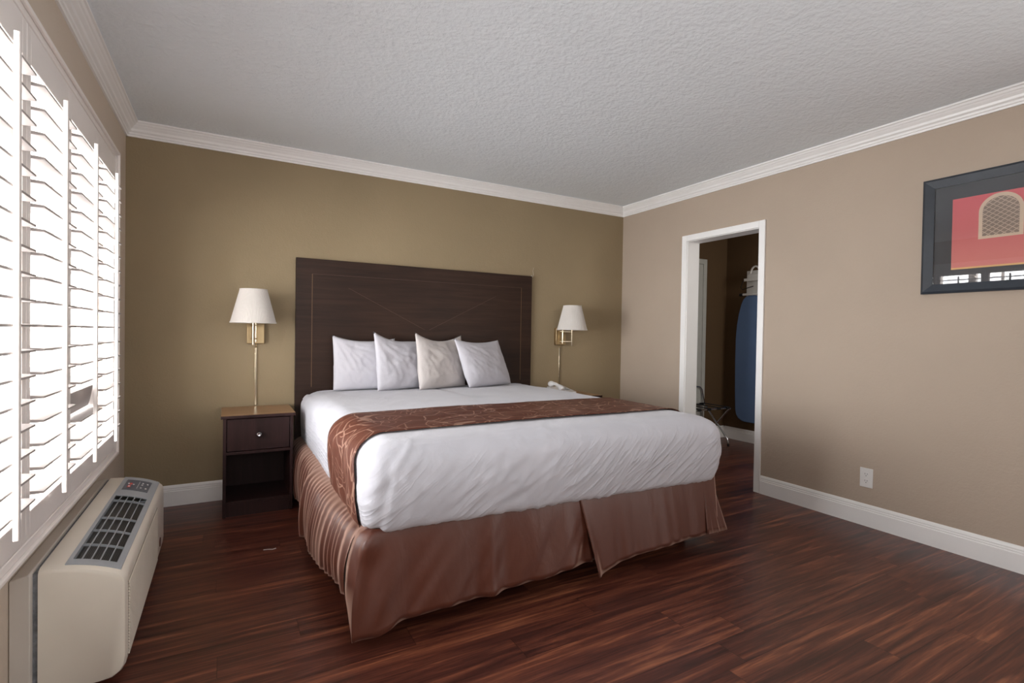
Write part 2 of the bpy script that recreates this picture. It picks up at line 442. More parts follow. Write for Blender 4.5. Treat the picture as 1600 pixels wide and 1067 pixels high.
# baseboards
BB = [(0, 0), (0.016, 0), (0.016, 0.094), (0.012, 0.098), (0.0125, 0.106), (0.009, 0.110), (0.0095, 0.118), (0.006, 0.128), (0.002, 0.134), (0, 0.134)]
b = bm_new(); prism(b, [(-p, z) for p, z in BB], 'x', 0.0, W); struct('baseboard_back', b, M_trim)
b = bm_new(); prism(b, [(p, z) for p, z in BB], 'y', -0.76, -0.016); struct('baseboard_left', b, M_trim)
b = bm_new(); prism(b, [(p, z) for p, z in BB], 'y', YF, -2.06); struct('baseboard_left_front', b, M_trim)
b = bm_new(); prism(b, [(W - p, z) for p, z in BB], 'y', YF, DY0 - 0.052); struct('baseboard_right', b, M_trim)
b = bm_new(); prism(b, [(W - p, z) for p, z in BB], 'y', DY1 + 0.052, -0.016); struct('baseboard_right_corner', b, M_trim)
b = bm_new(); prism(b, [(-p, z) for p, z in BB], 'x', 5.272, HX); struct('baseboard_hall_back', b, M_trim)
b = bm_new(); prism(b, [(HX - p, z) for p, z in BB], 'y', -3.2, -0.016); struct('baseboard_hall_right', b, M_trim)
# doorway casing + jamb lining
b = bm_new()
cw = 0.05
for (y0, y1) in ((DY1, DY1 + cw), (DY0 - cw, DY0)):
    box(b, W - 0.016, W, y0, y1, 0, DZ + cw)
box(b, W - 0.016, W, DY0, DY1, DZ, DZ + cw)
for (y0, y1) in ((DY1 - 0.006, DY1), (DY0, DY0 + 0.006)):
    box(b, W - 0.004, XW + 0.012, y0, y1, 0, DZ)
box(b, W - 0.004, XW + 0.012, DY0, DY1, DZ - 0.006, DZ)
struct('trim_4', b, M_trim, bevel=0.003)
# hall door and its casing on the hall's back wall
b = bm_new()
box(b, 5.215, 5.27, -0.018, 0, 0, 2.03); box(b, 4.30, 4.355, -0.018, 0, 0, 2.03); box(b, 4.355, 5.215, -0.018, 0, 1.975, 2.03)
struct('trim_5', b, M_door, bevel=0.003)
b = bm_new(); box(b, 4.358, 5.212, -0.012, 0, 0.008, 1.972)
d1 = struct('door_1', b, M_door)
b = bm_new()
for (x0, x1) in ((4.44, 4.75), (4.82, 5.13)):
    for (z0, z1) in ((0.2, 0.85), (1.0, 1.85)):
        box(b, x0, x1, -0.018, -0.011, z0, z1)
mk('door_panel', b, M_door, d1, bevel=0.005)
b = bm_new(); lathe(b, [(0.0, -0.075), (0.02, -0.072), (0.028, -0.055), (0.02, -0.04), (0.01, -0.034), (0.01, -0.018), (0.026, -0.016), (0.026, -0.012)], (4.42, 0, 0.93), 20, 'y')
mk('door_knob', b, M_brass, d1, smooth=True)

# ------------------------------------------------------------------ window
b = bm_new()
fx0, fx1 = -0.085, -0.03
box(b, fx0, fx1, WY0, WY0 + 0.04, WZ0, WZ1); box(b, fx0, fx1, WY1 - 0.04, WY1, WZ0, WZ1)
box(b, fx0, fx1, WY0 + .04, WY1 - .04, WZ0, WZ0 + 0.045); box(b, fx0, fx1, WY0 + .04, WY1 - .04, WZ1 - 0.045, WZ1)
for yc, w in ((-1.40, 0.07), (-1.92, 0.05)): box(b, fx0, fx1, yc - w / 2, yc + w / 2, WZ0 + .045, WZ1 - .045)
win = struct('window_1', b, M_shut, bevel=0.003)
b = bm_new()
for yc in (-0.86, -1.10, -1.66, -2.19): box(b, -0.07, -0.045, yc - 0.011, yc + 0.011, WZ0 + .045, WZ1 - .045)
for zc in (0.93, 1.27, 1.61): box(b, -0.069, -0.046, WY0 + .04, WY1 - .04, zc - 0.010, zc + 0.010)
mk('muntin', b, M_shut, win)
b = bm_new(); b.faces.new([b.verts.new((-0.058, y, z)) for y, z in ((WY0 + .03, WZ0 + .03), (WY1 - .03, WZ0 + .03), (WY1 - .03, WZ1 - .03), (WY0 + .03, WZ1 - .03))])
mk('pane', b, M_glass, win)
b = bm_new(); box(b, -0.03, 0.0, WY0, WY1, WZ0 - 0.0, WZ0 + 0.012)
struct('trim_6', b, M_shut)

# shutter surround: one frame, four louvred panels
SF0, SF1 = 0.0, 0.052
py0, py1 = -2.439, -0.641
ZP0, ZP1 = 0.525, 2.035
b = bm_new()
for (y0, y1, z0, z1) in ((py1 + .002, py1 + 0.038, 0.487, 2.073), (py0 - 0.038, py0 - .002, 0.487, 2.073), (py0 - .002, py1 + .002, 0.487, 0.523), (py0 - .002, py1 + .002, 2.037, 2.073)):
    box(b, SF0 + 0.001, SF1, y0, y1, z0, z1)
struct('trim_7', b, M_shut, bevel=0.003)
b = bm_new()
box(b, SF1, SF1 + 0.012, py1 + 0.024, py1 + 0.038, 0.487, 2.073)
box(b, SF1, SF1 + 0.012, py0 - 0.038, py0 - 0.024, 0.487, 2.073)
box(b, SF1, SF1 + 0.012, py0 - .024, py1 + .024, 2.059, 2.073)
box(b, SF1, SF1 + 0.012, py0 - .024, py1 + .024, 0.487, 0.501)
struct('trim_8', b, M_shut, bevel=0.003)

pitch = (py1 - py0) / 4
def louvre_prof(cx, cz, ang, w=0.089, t=0.0105, n=6):
    pts = []
    for sg in (1, -1):
        rng = range(n + 1) if sg > 0 else range(n, -1, -1)
        for i in rng:
            u = -1 + 2 * i / n
            pts.append((u * w / 2, sg * (0.0032 + (t / 2 - 0.0032) * (1 - u * u))))
    ca, sa = math.cos(ang), math.sin(ang)
    return [(cx + u * ca - v * sa, cz + u * sa + v * ca) for u, v in pts]
NL = 18
labs = ['louvred shutter panel at the far end, next to the back wall corner',
        'louvred shutter panel with one slat hanging shut, second from the corner',
        'louvred shutter panel third from the corner, above the air conditioner',
        'louvred shutter panel nearest the camera at the left edge']
def shutter(i, droop):
    y1 = py1 - i * pitch - 0.0015; y0 = y1 - pitch + 0.003
    yc = (y0 + y1) / 2
    t = thing('plantation_shutter', labs[i], 'shutter', (0.036, yc, ZP0), 'plantation shutter panels')
    b = bm_new(); st = 0.034
    xa, xb = 0.020, 0.050
    box(b, xa, xb, y0, y0 + st, ZP0, ZP1); box(b, xa, xb, y1 - st, y1, ZP0, ZP1)
    box(b, xa, xb, y0 + st, y1 - st, ZP0, 0.604); box(b, xa, xb, y0 + st, y1 - st, 1.928, ZP1)
    mk('panel_frame', b, M_shut, t, bevel=0.002)
    b = bm_new()
    for k in range(NL):
        if droop and k == 14: continue
        z = 1.874 - 0.0715 * k
        prism(b, louvre_prof(0.036, z, math.radians(-2)), 'y', y0 + st + 0.002, y1 - st - 0.002)
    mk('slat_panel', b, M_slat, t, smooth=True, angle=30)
    if droop:
        b = bm_new()
        prism(b, louvre_prof(0.036, 1.874 - 0.0715 * 14 - .012, math.radians(80)), 'y', y0 + st + 0.002, y1 - st - 0.002)
        mk('loose_slat', b, M_slat, t, smooth=True, angle=30)
    b = bm_new(); box(b, 0.0835, 0.0965, yc - 0.0075, yc + 0.0075, 0.602, 1.905)
    mk('tilt_rod', b, M_shut, t, bevel=0.002)
    return t
shutter(0, False)
shutter(1, True)
p2 = shutter(2, False)
dup(p2, (0.036, p2.location.y - pitch, ZP0), labs[3])

# outside: a pale building across the walkway, tan post
b = bm_new(); box(b, -7.0, -0.6, 6.0, 6.3, -0.1, 5.0)
bld = tag(mk('neighbouring_building', b, plain('pale_stucco', lin(225, 215, 208), rough=0.9), origin=(-3, 6, 0)), 'pale building outside seen between the shutter slats', 'building')
b = bm_new()
b.free()
M_og = plain('grey_outdoor_glass', lin(196, 196, 200), rough=0.6)
for x in (-1.35, -2.1, -3.2, -4.4):
    for z in (0.6, 2.9):
        b = bm_new(); box(b, x - 0.3, x + 0.3, 5.97, 6.0, z, z + 1.2); mk('window', b, M_og, bld)
b = bm_new(); box(b, -9, -0.2, -9, 12, -0.12, -0.05)
struct('ground', b, plain('pale_concrete', lin(200, 195, 188), rough=0.9))

# ------------------------------------------------------------------ air conditioner
AY0, AY1 = -1.93, -0.80
ac = thing('air_conditioner', 'cream wall air conditioner on the floor under the shuttered window', 'air conditioner', (0.14, (AY0 + AY1) / 2, 0))
def topz(x):   # curved top of the cover
    t = max(0.0, (x - 0.062) / (0.268 - 0.062))
    return 0.412 - 0.006 * t - 0.046 * t ** 2.2
vy0, vy1, vx0, vx1 = -1.865, -1.135, 0.136, 0.250
cx0, cx1, cy0, cy1 = 0.120, 0.262, -1.905, -0.815
prof = [(0.062, 0.018), (0.225, 0.018), (0.248, 0.022), (0.266, 0.035), (0.277, 0.055), (0.281, 0.085), (0.280, 0.30), (0.279, 0.335), (0.274, 0.352)]
for k in range(13):
    x = 0.264 - (0.264 - 0.062) * k / 12
    prof.append((x, topz(x)))
prof2 = prof
# snap two profile points to the vent edges
xs_top = sorted([p[0] for p in prof2[9:]])
def nearest(v): return min(xs_top, key=lambda q: abs(q - v))
nv0, nv1 = nearest(vx0), nearest(vx1)
b = bm_new()
ys = [AY0, AY0 + 0.006, AY0 + 0.02, vy0, vy1, AY1 - 0.02, AY1 - 0.006, AY1]
insets = [0.014, 0.005, 0.0, 0, 0, 0, 0.005, 0.014]
cxm, czm = 0.17, 0.2
rings = []
for y, ins in zip(ys, insets):
    ring = []
    for (x, z) in prof2:
        xx = x if x < 0.07 else x - ins * (1 if x > 0.2 else 0.3)
        zz = z - ins if z > czm else z + ins * 0.5
        ring.append(b.verts.new((xx, y, zz)))
    rings.append(ring)
n = len(prof2)
for i in range(len(rings) - 1):
    for k in range(n):
        k2 = (k + 1) % n
        xa, xb = prof2[k][0], prof2[k2][0]
        if i == 3 and k >= 9 and k2 >= 9 and min(xa, xb) >= nv0 - 1e-6 and max(xa, xb) <= nv1 + 1e-6: continue
        b.faces.new((rings[i][k], rings[i][k2], rings[i + 1][k2], rings[i + 1][k]))
b.faces.new(rings[0][::-1]); b.faces.new(rings[-1])
mk('front_cover', b, M_plast, ac, smooth=True, angle=35)
def slab_on_top(b, x0, x1, y0, y1, up=0.003, th=0.004, nx=8):
    g0, g1 = [], []
    for i in range(nx + 1):
        x = x0 + (x1 - x0) * i / nx
        g0.append((b.verts.new((x, y0, topz(x) + up)), b.verts.new((x, y0, topz(x) + up - th))))
        g1.append((b.verts.new((x, y1, topz(x) + up)), b.verts.new((x, y1, topz(x) + up - th))))
    for i in range(nx):
        b.faces.new((g0[i][0], g0[i + 1][0], g1[i + 1][0], g1[i][0]))
        b.faces.new((g0[i][1], g1[i][1], g1[i + 1][1], g0[i + 1][1]))
        b.faces.new((g0[i][0], g0[i][1], g0[i + 1][1], g0[i + 1][0]))
        b.faces.new((g1[i][0], g1[i + 1][0], g1[i + 1][1], g1[i][1]))
    for i in (0, nx):
        b.faces.new((g0[i][0], g1[i][0], g1[i][1], g0[i][1]))
# inner vent box
b = bm_new()
slab_on_top(b, nv0, nv1, vy0, vy1, up=-0.016, th=0.01)
mk('coil', b, M_fins, ac)
b = bm_new()
box(b, nv0 - 0.003, nv0, vy0, vy1, 0.34, topz(nv0) - .001); box(b, nv1, nv1 + 0.003, vy0, vy1, 0.335, topz(nv1) - .001)
box(b, nv0, nv1, vy0 - 0.003, vy0, 0.335, topz(nv1) - .003); box(b, nv0, nv1, vy1, vy1 + 0.003, 0.335, topz(nv1) - .003)
mk('vent_well', b, M_grey, ac)
# bezel following the curved top
b = bm_new()
slab_on_top(b, cx0, nv0 + .002, cy0, cy1 - 0.25, nx=2); slab_on_top(b, nv1 - .002, cx1, cy0, cy1 - 0.25, nx=2)
slab_on_top(b, nv0 + .002, nv1 - .002, cy0, vy0 + .002); slab_on_top(b, nv0 + .002, nv1 - .002, vy1 - .002, cy1 - 0.25)
slab_on_top(b, cx0, cx1, cy1 - 0.25, cy1, nx=8)
mk('bezel', b, M_grey, ac)
b = bm_new()
for k in range(1, 5):
    x = nv0 + (nv1 - nv0) * k / 5
    box(b, x - 0.0012, x + 0.0012, vy0, vy1, topz(x) - 0.003, topz(x) + 0.002)
for k in range(1, 5):
    y = vy0 + (vy1 - vy0) * (k / 5 + (0.12 if k == 4 else 0))
    slab_on_top(b, nv0, nv1, y - 0.002, y + 0.002, up=-0.001, th=0.008, nx=6)
mk('grille', b, M_grey, ac)
b = bm_new(); slab_on_top(b, 0.138, 0.236, -1.045, -0.868, up=0.0042, th=0.002)
cp = mk('control_panel', b, M_ctrl, ac)
b = bm_new()
for (x, y, sx, sy) in ((0.158, -0.985, .012, .018), (0.160, -0.940, .011, .014)):
    slab_on_top(b, x - sx / 2, x + sx / 2, y - sy, y + sy, up=0.0050, th=0.001, nx=1)
mk('button', b, M_red, cp)
b = bm_new()
for (x, y) in ((0.158, -0.985), (0.152, -0.940), (0.172, -0.950), (0.205, -0.915), (0.205, -0.945), (0.205, -0.995), (0.224, -0.920), (0.224, -0.995)):
    slab_on_top(b, x - 0.003, x + 0.003, y - 0.006, y + 0.006, up=0.0056, th=0.001, nx=1)
slab_on_top(b, 0.190, 0.1912, -1.01, -0.89, up=0.0050, th=0.001, nx=1)
mk('marking', b, M_whitep, cp)
# front intake ribs over a thin plate, groove shade painted as its darker colour
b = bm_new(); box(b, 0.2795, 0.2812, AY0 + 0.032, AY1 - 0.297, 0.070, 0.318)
mk('groove_shade_plate', b, plain('shaded_cream_plastic', lin(150, 140, 126), rough=0.6), ac)
b = bm_new()
for k in range(25):
    z = 0.075 + k * 0.0098
    v = []
    for (yy, zz) in ((AY0 + 0.035, z), (AY1 - 0.30, z), (AY1 - 0.30, z + 0.0045), (AY0 + 0.035, z + 0.0045)):
        v.append(b.verts.new((0.2800, yy, zz)))
    v2 = [b.verts.new((0.2845, q.co.y, q.co.z + (0.0015 if q.co.z == z else -0.0015))) for q in v]
    b.faces.new(v2)
    for j in range(4): b.faces.new((v[j], v[(j + 1) % 4], v2[(j + 1) % 4], v2[j]))
mk('intake_grille', b, M_plast, ac)
b = bm_new(); lathe(b, [(0.0, 0.284), (0.020, 0.284), (0.024, 0.280)], (0, -0.985, 0.115), 24, 'x')
o = mk('badge', b, plain('bronze_badge', lin(96, 62, 46), rough=0.4), ac, smooth=True)
# seam + sleeve
b = bm_new(); prism(b, [(0.048, 0.02), (0.064, 0.02), (0.064, 0.401), (0.048, 0.401)], 'y', AY0 + 0.006, AY1 - 0.006)
mk('gasket', b, M_gasket, ac)
b = bm_new()
prism(b, [(0.001, 0.0), (0.049, 0.0), (0.049, 0.404), (0.045, 0.409), (0.040, 0.408), (0.001, 0.398)], 'y', AY0 - 0.018, AY1 + 0.004)
mk('wall_sleeve', b, M_sleeve, ac, bevel=0.003)

# ------------------------------------------------------------------ headboard
HX0, HX1, HZ = 0.987, 2.960, 1.681
hb = thing('headboard', 'large dark walnut headboard mounted on the olive wall behind the bed', 'headboard', ((HX0 + HX1) / 2, -0.018, 0.15))
b = bm_new(); box(b, HX0, HX1, -0.032, -0.002, 0.14, HZ)
mk('panel', b, M_head, hb, bevel=0.002)
b = bm_new()
yy = -0.0324
def inlay(b, p, q, w=0.0035):
    p = Vector((p[0], yy, p[1])); q = Vector((q[0], yy, q[1]))
    d = (q - p).normalized(); nrm = Vector((-d.z, 0, d.x)) * w / 2; f = Vector((0, -0.0006, 0))
    vs = [p + nrm, q + nrm, q - nrm, p - nrm]
    A = [b.verts.new(x) for x in vs]; B = [b.verts.new(x + f) for x in vs]
    b.faces.new(B)
    for j in range(4): b.faces.new((A[j], A[(j + 1) % 4], B[(j + 1) % 4], B[j]))
inlay(b, (HX0 + 0.11, 0.75), (HX0 + 0.11, HZ - 0.11)); mk('inlay_line', b, M_inlay, hb)
b = bm_new(); inlay(b, (HX1 - 0.11, 0.75), (HX1 - 0.11, HZ - 0.11))
mk('inlay_line', b, M_inlay, hb)
M_faint = plain('faint_inlay', lin(84, 56, 40), rough=0.4)
b = bm_new()
cxh = (HX0 + HX1) / 2
for sx in (-1, 1):
    inlay(b, (cxh + sx * 0.02, 1.18), (cxh + sx * 0.62, HZ - 0.20), 0.0018)
mk('diagonal_inlay', b, M_faint, hb)
b = bm_new(); inlay(b, (HX0 + 0.11, HZ - 0.11), (HX1 - 0.11, HZ - 0.11), 0.0020); mk('top_inlay', b, M_faint, hb)
b = bm_new()
M_chip = plain('white_plaster_chip', lin(205, 195, 178), rough=0.8)
tube(b, [(2.966, -0.008, 1.69), (2.980, -0.004, 1.675), (2.990, -0.004, 1.70), (2.984, -0.004, 1.735), (2.992, -0.004, 1.765)], [0.006, 0.004, 0.002, 0.0014, 0.001], 6)
mk('adhesive_blob', b, M_chip, hb)

# ------------------------------------------------------------------ bed
BX0, BX1, BYF, BYH = 1.03, 2.935, -2.085, -0.040
ZB, ZT = 0.385, 0.727
bed = thing('bed', 'king size bed with a brown satin skirt against the dark headboard', 'bed', ((BX0 + BX1) / 2, -1.05, 0))
def rrect(x0, x1, y0, y1, rf, rh, nper=None):
    """outline points with outward normals; rf = radius at foot corners, rh at head corners"""
    pts = []
    def arc(cx, cy, r, a0, a1, n):
        for i in range(n + 1):
            a = a0 + (a1 - a0) * i / n
            pts.append((cx + r * math.cos(a), cy + r * math.sin(a)))
    arc(x1 - rh, y1 - rh, rh, 0, PI / 2, 6)
    m = 40
    for i in range(1, m): pts.append((x1 - rh - (x1 - x0 - 2 * rh) * i / m, y1))
    arc(x0 + rh, y1 - rh, rh, PI / 2, PI, 6)
    m = 90
    for i in range(1, m): pts.append((x0, y1 - rh - (y1 - y0 - rh - rf) * i / m))
    arc(x0 + rf, y0 + rf, rf, PI, 1.5 * PI, 12)
    m = 110
    for i in range(1, m): pts.append((x0 + rf + (x1 - x0 - 2 * rf) * i / m, y0))
    arc(x1 - rf, y0 + rf, rf, 1.5 * PI, 2 * PI, 12)
    m = 60
    for i in range(1, m): pts.append((x1, y0 + rf + (y1 - y0 - rh - rf) * i / m))
    return pts

def nz(v, s, seed=0.0):
    return noise.noise(Vector((v[0] * s + seed, v[1] * s + seed * 1.7, v[2] * s - seed)))
def ridge(x): return 1 - abs(x)
def sheet_disp(p):
    """wrinkle displacement (outward) of the coverlet at world p"""
    x, y, z = p
    d = 0.004 * nz(p, 2.2, 3)
    front = max(0, min(1, (-1.90 - y) / 0.15))
    side = max(0, min(1, (BX0 + 0.10 - x) / 0.08)) + max(0, min(1, (x - BX1 + 0.10) / 0.08))
    if front > 0:
        # diagonal pull lines rising to the right, tighter low down
        u = x * 0.80 - z * 0.9; w = x * 0.9 + z * 0.8
        q = Vector((u * 17, w * 3.2, 4.1))
        a = ridge(noise.noise(q) * 2.0)
        a = max(0, a) ** 3
        q2 = Vector((u * 34 + 9, w * 5, 1.3))
        a2 = max(0, ridge(noise.noise(q2) * 2.2)) ** 3
        amp = (0.35 + 0.65 * max(0, noise.noise(Vector((x * 1.6, 0, 7.7))) + 0.5)) * max(0.15, min(1, (ZT - 0.03 - z) / 0.12))
        d += front * amp * (0.010 * a ** 1.5 + 0.007 * a2 ** 1.5)
        # puffiness
        d += front * 0.030 * math.sin(PI * max(0, min(1, (z - ZB) / (ZT - ZB)))) 
        # bunched folds by the left foot corner
        cl = math.exp(-((x - 1.13) / 0.09) ** 2)
        d += front * cl * 0.010 * max(0, ridge(noise.noise(Vector((z * 13 - x * 5, x * 7, 8.8))) * 2.2)) ** 3
        d -= front * 0.014 * math.exp(-((x - 1.085 - (z - 0.55) * 0.12) / 0.014) ** 2) * min(1, max(0, (0.69 - z) / 0.1))
    if side > 0:
        a = max(0, ridge(noise.noise(Vector((y * 9, z * 2.5, 2.2))) * 2)) ** 3
        d += side * 0.004 * a + side * 0.010 * math.sin(PI * max(0, min(1, (z - ZB) / (ZT - ZB))))
    if z > ZT - 0.03:
        a = max(0, ridge(noise.noise(Vector((x * 3 + y * 4, y * 9 - x * 2, 5.0))) * 2.4)) ** 4
        d += 0.0018 * a
        d += -0.010 * max(0, min(1, (y + 0.5) / 0.4))      # dip under the pillows
    return d
ER = 0.105
prof_side = [(0.045, ZB + 0.000), (0.020, ZB - 0.004), (0.006, ZB + 0.004), (0.0, ZB + 0.02), (0.0, ZB + 0.04)]
for i in range(1, 14):
    prof_side.append((0.0, ZB + 0.04 + (ZT - ER - ZB - 0.04) * i / 13))
for i in range(1, 15):
    a = PI / 2 * i / 14
    prof_side.append((ER * 1.15 * (1 - math.cos(a)), ZT - ER + ER * math.sin(a)))
ins0 = prof_side[-1][0]
for i in range(1, 26):
    t = i / 26
    prof_side.append((ins0 + t * ((BX1 - BX0) / 2 - ins0 - 0.004), ZT + 0.004 * math.sin(t * PI / 2)))
def sag(x, z):
    """foot edge hangs lower right than left"""
    return z + (0.020 - 0.03 * (x - BX0) / (BX1 - BX0)) * max(0, min(1, (0.55 - z) / 0.15))
b = bm_new()
rings = []
for (ins, z) in prof_side:
    pts = rrect(BX0 + ins, BX1 - ins, BYF + ins, BYH - min(ins, 0.02), max(0.075 - ins * 0.3, 0.002), 0.02)
    rings.append([b.verts.new((x, y, z)) for x, y in pts])
n = len(rings[0])
for i in range(len(rings) - 1):
    for k in range(n):
        b.faces.new((rings[i][k], rings[i][(k + 1) % n], rings[i + 1][(k + 1) % n], rings[i + 1][k]))
b.faces.new(rings[-1])
bmesh.ops.recalc_face_normals(b, faces=b.faces[:])
b.normal_update()
nv = {v: v.normal.copy() for v in b.verts}
for v in b.verts:
    d = sheet_disp(v.co)
    if v.co.y > BYH - 0.03: d = min(d, 0)
    nrm = nv[v]
    if v.co.z > ZT - 0.002: nrm = Vector((0, 0, 1))
    v.co += nrm * d
    if v.co.y < BYF + 0.1: v.co.z = sag(v.co.x, v.co.z)
# hem wave
o = mk('bed_cover', b, M_sheet, origin=((BX0 + BX1) / 2, -1.05, ZB), smooth=True, angle=180)
tag(o, 'white cotton bed cover tucked over the mattress', 'bedspread')

b = bm_new(); box(b, BX0 + 0.045, BX1 - 0.045, BYF + 0.05, BYH - 0.005, 0.392, ZT - 0.055); mk('mattress', b, M_matt, bed, bevel=0.03, segs=4)
b = bm_new(); box(b, BX0 + 0.03, BX1 - 0.03, BYF + 0.05, BYH, 0.16, 0.378); mk('box_spring', b, M_skirt, bed, bevel=0.015, segs=3)
b = bm_new()
box(b, BX0 + 0.06, BX1 - 0.06, BYF + 0.10, BYF + 0.14, 0.125, 0.158); box(b, BX0 + 0.06, BX1 - 0.06, -0.12, -0.08, 0.125, 0.158)
box(b, BX0 + 0.06, BX0 + 0.1, BYF + 0.14, -0.12, 0.125, 0.158); box(b, BX1 - 0.1, BX1 - 0.06, BYF + 0.14, -0.12, 0.125, 0.158)
mk('bed_frame', b, M_black, bed)
for (x, y) in ((BX0 + 0.10, BYF + 0.16), (BX1 - 0.11, BYF + 0.16), (BX0 + 0.10, -0.12), (BX1 - 0.11, -0.12), (1.98, BYF + 0.2)):
    b = bm_new(); tube(b, [(x, y, 0.05), (x, y, 0.125)], 0.012, 10)
    box(b, x - 0.016, x + 0.016, y - 0.02, y + 0.02, 0.045, 0.06)
    lathe(b, [(0.0, -0.016), (0.022, -0.016), (0.026, -0.01), (0.026, 0.01), (0.022, 0.016), (0.0, 0.016)], (x, y, 0.0262), 20, 'x')
    mk('caster', b, M_rubber, bed, smooth=True)

# bed skirt: hanging sheets built from outline param t -> (top point, bottom point)
def interp(tab, t):
    for (a, va), (c, vc) in zip(tab, tab[1:]):
        if t <= c: return va + (vc - va) * max(0, (t - a)) / (c - a)
    return tab[-1][1]
HEM = [(0.955, 0.040), (1.05, 0.050), (1.12, 0.074), (1.30, 0.088), (1.48, 0.080), (1.62, 0.088), (1.80, 0.098), (1.93, 0.112), (1.995, 0.108), (2.045, 0.105)]
HEM2 = [(2.020, 0.052), (2.09, 0.052), (2.15, 0.064), (2.25, 0.085), (2.35, 0.096), (2.57, 0.103), (2.76, 0.104), (2.86, 0.106), (2.90, 0.095)]
def skirt_piece(b, nu, nvv, fn):
    g = [[b.verts.new(fn(i / nu, j / nvv)) for j in range(nvv + 1)] for i in range(nu + 1)]
    for i in range(nu):
        for j in range(nvv):
            b.faces.new((g[i][j], g[i + 1][j], g[i + 1][j + 1], g[i][j + 1]))
def foldf(x, s, seed): return noise.noise(Vector((x * s, seed, 0.3)))
def front_left(u, v):
    # wraps the left foot corner then runs to the centre pleat
    L = 2.05 - 0.955
    s = u * (L + 0.17) - 0.17     # first 17 cm on the side
    if s < 0:
        xt, yt = 1.05, -2.055 + 0.4 * (-s)
        xb, yb = 0.958 + 0.022 * (-s / 0.17), -2.125 - s * 1.0
        hem = 0.040 + 0.05 * (-s / 0.17)
    else:
        xt = 1.05 + (2.02 - 1.05) * s / L; yt = -2.06
        xb = 0.955 + s; yb = -2.125
        hem = interp(HEM, xb)
    v2 = v ** 0.8
    v3 = v ** (0.8 - 0.48 * min(1, max(0, -s + 0.02) / 0.1))
    x = xt + (xb - 0.02 * min(1, max(0, -s) / 0.1) * (1 - v) - xt) * v3; y = yt + (yb - yt) * v2
    z = 0.415 + (hem - 0.415) * v
    f = 0.024 * v * foldf(s, 6.0, 1.0) + 0.014 * v * foldf(s + 0.25 * v, 14, 4.0)
    f += 0.020 * v * math.exp(-((s - 0.56) / 0.035) ** 2) - 0.012 * v * math.exp(-((s - 0.64) / 0.04) ** 2)
    f += 0.014 * v * math.exp(-((s - 0.10) / 0.06) ** 2) - 0.010 * v * math.exp(-((s - 0.03) / 0.03) ** 2)
    f -= 0.03 * math.exp(-((s - 1.07) / 0.05) ** 2) * v
    if s < 0:
        k = 0.020 * math.sin(v * PI) + f * 0.5; x -= k
    else: y -= f
    # gathered lump at the corner
    g = math.exp(-(s / 0.05) ** 2) * math.exp(-((v - 0.14) / 0.12) ** 2)
    x -= 0.016 * g; y -= 0.016 * g
    return (x, y, z)
def front_right(u, v):
    s = u
    xt = 1.995 + (2.925 - 1.995) * s; xb = 2.052 + (2.90 - 2.052) * s
    hem = interp(HEM2, xb)
    v2 = v ** 0.9
    x = xt + (xb - xt) * v2
    y = -2.065 - 0.065 * v2
    z = 0.41 + (hem - 0.41) * v
    f = 0.016 * foldf(x, 7, 9.0) * v + 0.006 * foldf(x, 18, 2.0) * v + 0.022 * v * math.exp(-(s / 0.03) ** 2)
    return (x, y - f, z)
def corner_right(u, v):
    # lighter flap around the right foot corner, then down the right side
    if u < 0.25:
        t = u / 0.25
        xt, yt = 2.83 + 0.06 * t, -2.070
        xb, yb = 2.80 + 0.19 * t, -2.135 + 0.02 * t
        hem = 0.108 - 0.012 * t
    else:
        t = (u - 0.25) / 0.75
        xt, yt = 2.89 + 0.02 * min(1, t * 8), -2.070 + 2.01 * t
        xb, yb = 2.990 - 0.02 * t, -2.11 + 2.05 * t
        hem = 0.096 - 0.03 * min(1, t * 4)
    f = 0.012 * foldf(u, 60, 3.0) * v
    return (xt + (xb - xt) * v + f, yt + (yb - yt) * v, 0.384 + (hem - 0.384) * v)
def pleat_back(u, v):
    x = 1.93 + 0.26 * u
    return (x, -2.055 - 0.04 * v + 0.004 * math.sin(u * 9), 0.384 + (0.106 - 0.384) * v)
b = bm_new()
skirt_piece(b, 150, 16, front_left)
skirt_piece(b, 110, 16, front_right)
skirt_piece(b, 120, 10, corner_right)
skirt_piece(b, 14, 8, pleat_back)
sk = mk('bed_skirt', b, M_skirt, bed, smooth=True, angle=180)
md = sk.modifiers.new('thick', 'SOLIDIFY'); md.thickness = 0.002

def side_fn(y0, y1, hem0, hem1, bx0, bx1, seed, lift):
    def fn(u, v):
        y = y0 + (y1 - y0) * u
        # gathered ledge then hanging drop
        hem = hem0 + (hem1 - hem0) * u
        bx = bx0 + (bx1 - bx0) * u
        zl = 0.315
        if v < 0.35:
            t = v / 0.35
            x = 1.055 + (bx + 0.004 - 1.055) * math.sin(t * PI / 2)
            z = 0.405 + (zl - 0.405) * (1 - math.cos(t * PI / 2)) ** 0.9
        else:
            t = (v - 0.35) / 0.65
            x = bx - 0.012 * math.sin(t * PI)
            z = zl + (hem - zl) * t
        g = 0.0055 * math.sin(y * 105 + 6.0 * foldf(y, 5, seed) + v * 1.5) * min(1, v * 3) * (0.55 + 0.9 * abs(foldf(y, 9, seed + 5)))
        g += 0.030 * foldf(y, 4, seed) * v + 0.010 * foldf(y, 13, seed + 3) * v
        return (x - g - lift * v, y + 0.03 * v * (-1 if u > 0.9 else 0), z)
    return fn
b = bm_new()
skirt_piece(b, 170, 22, side_fn(-0.05, -1.05, 0.045, 0.085, 0.955, 0.965, 2.0, 0.0))
skirt_piece(b, 170, 22, side_fn(-0.98, -1.98, 0.040, 0.15, 0.942, 0.978, 7.0, 0.024))
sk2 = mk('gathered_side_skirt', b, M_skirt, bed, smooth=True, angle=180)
md = sk2.modifiers.new('thick', 'SOLIDIFY'); md.thickness = 0.002

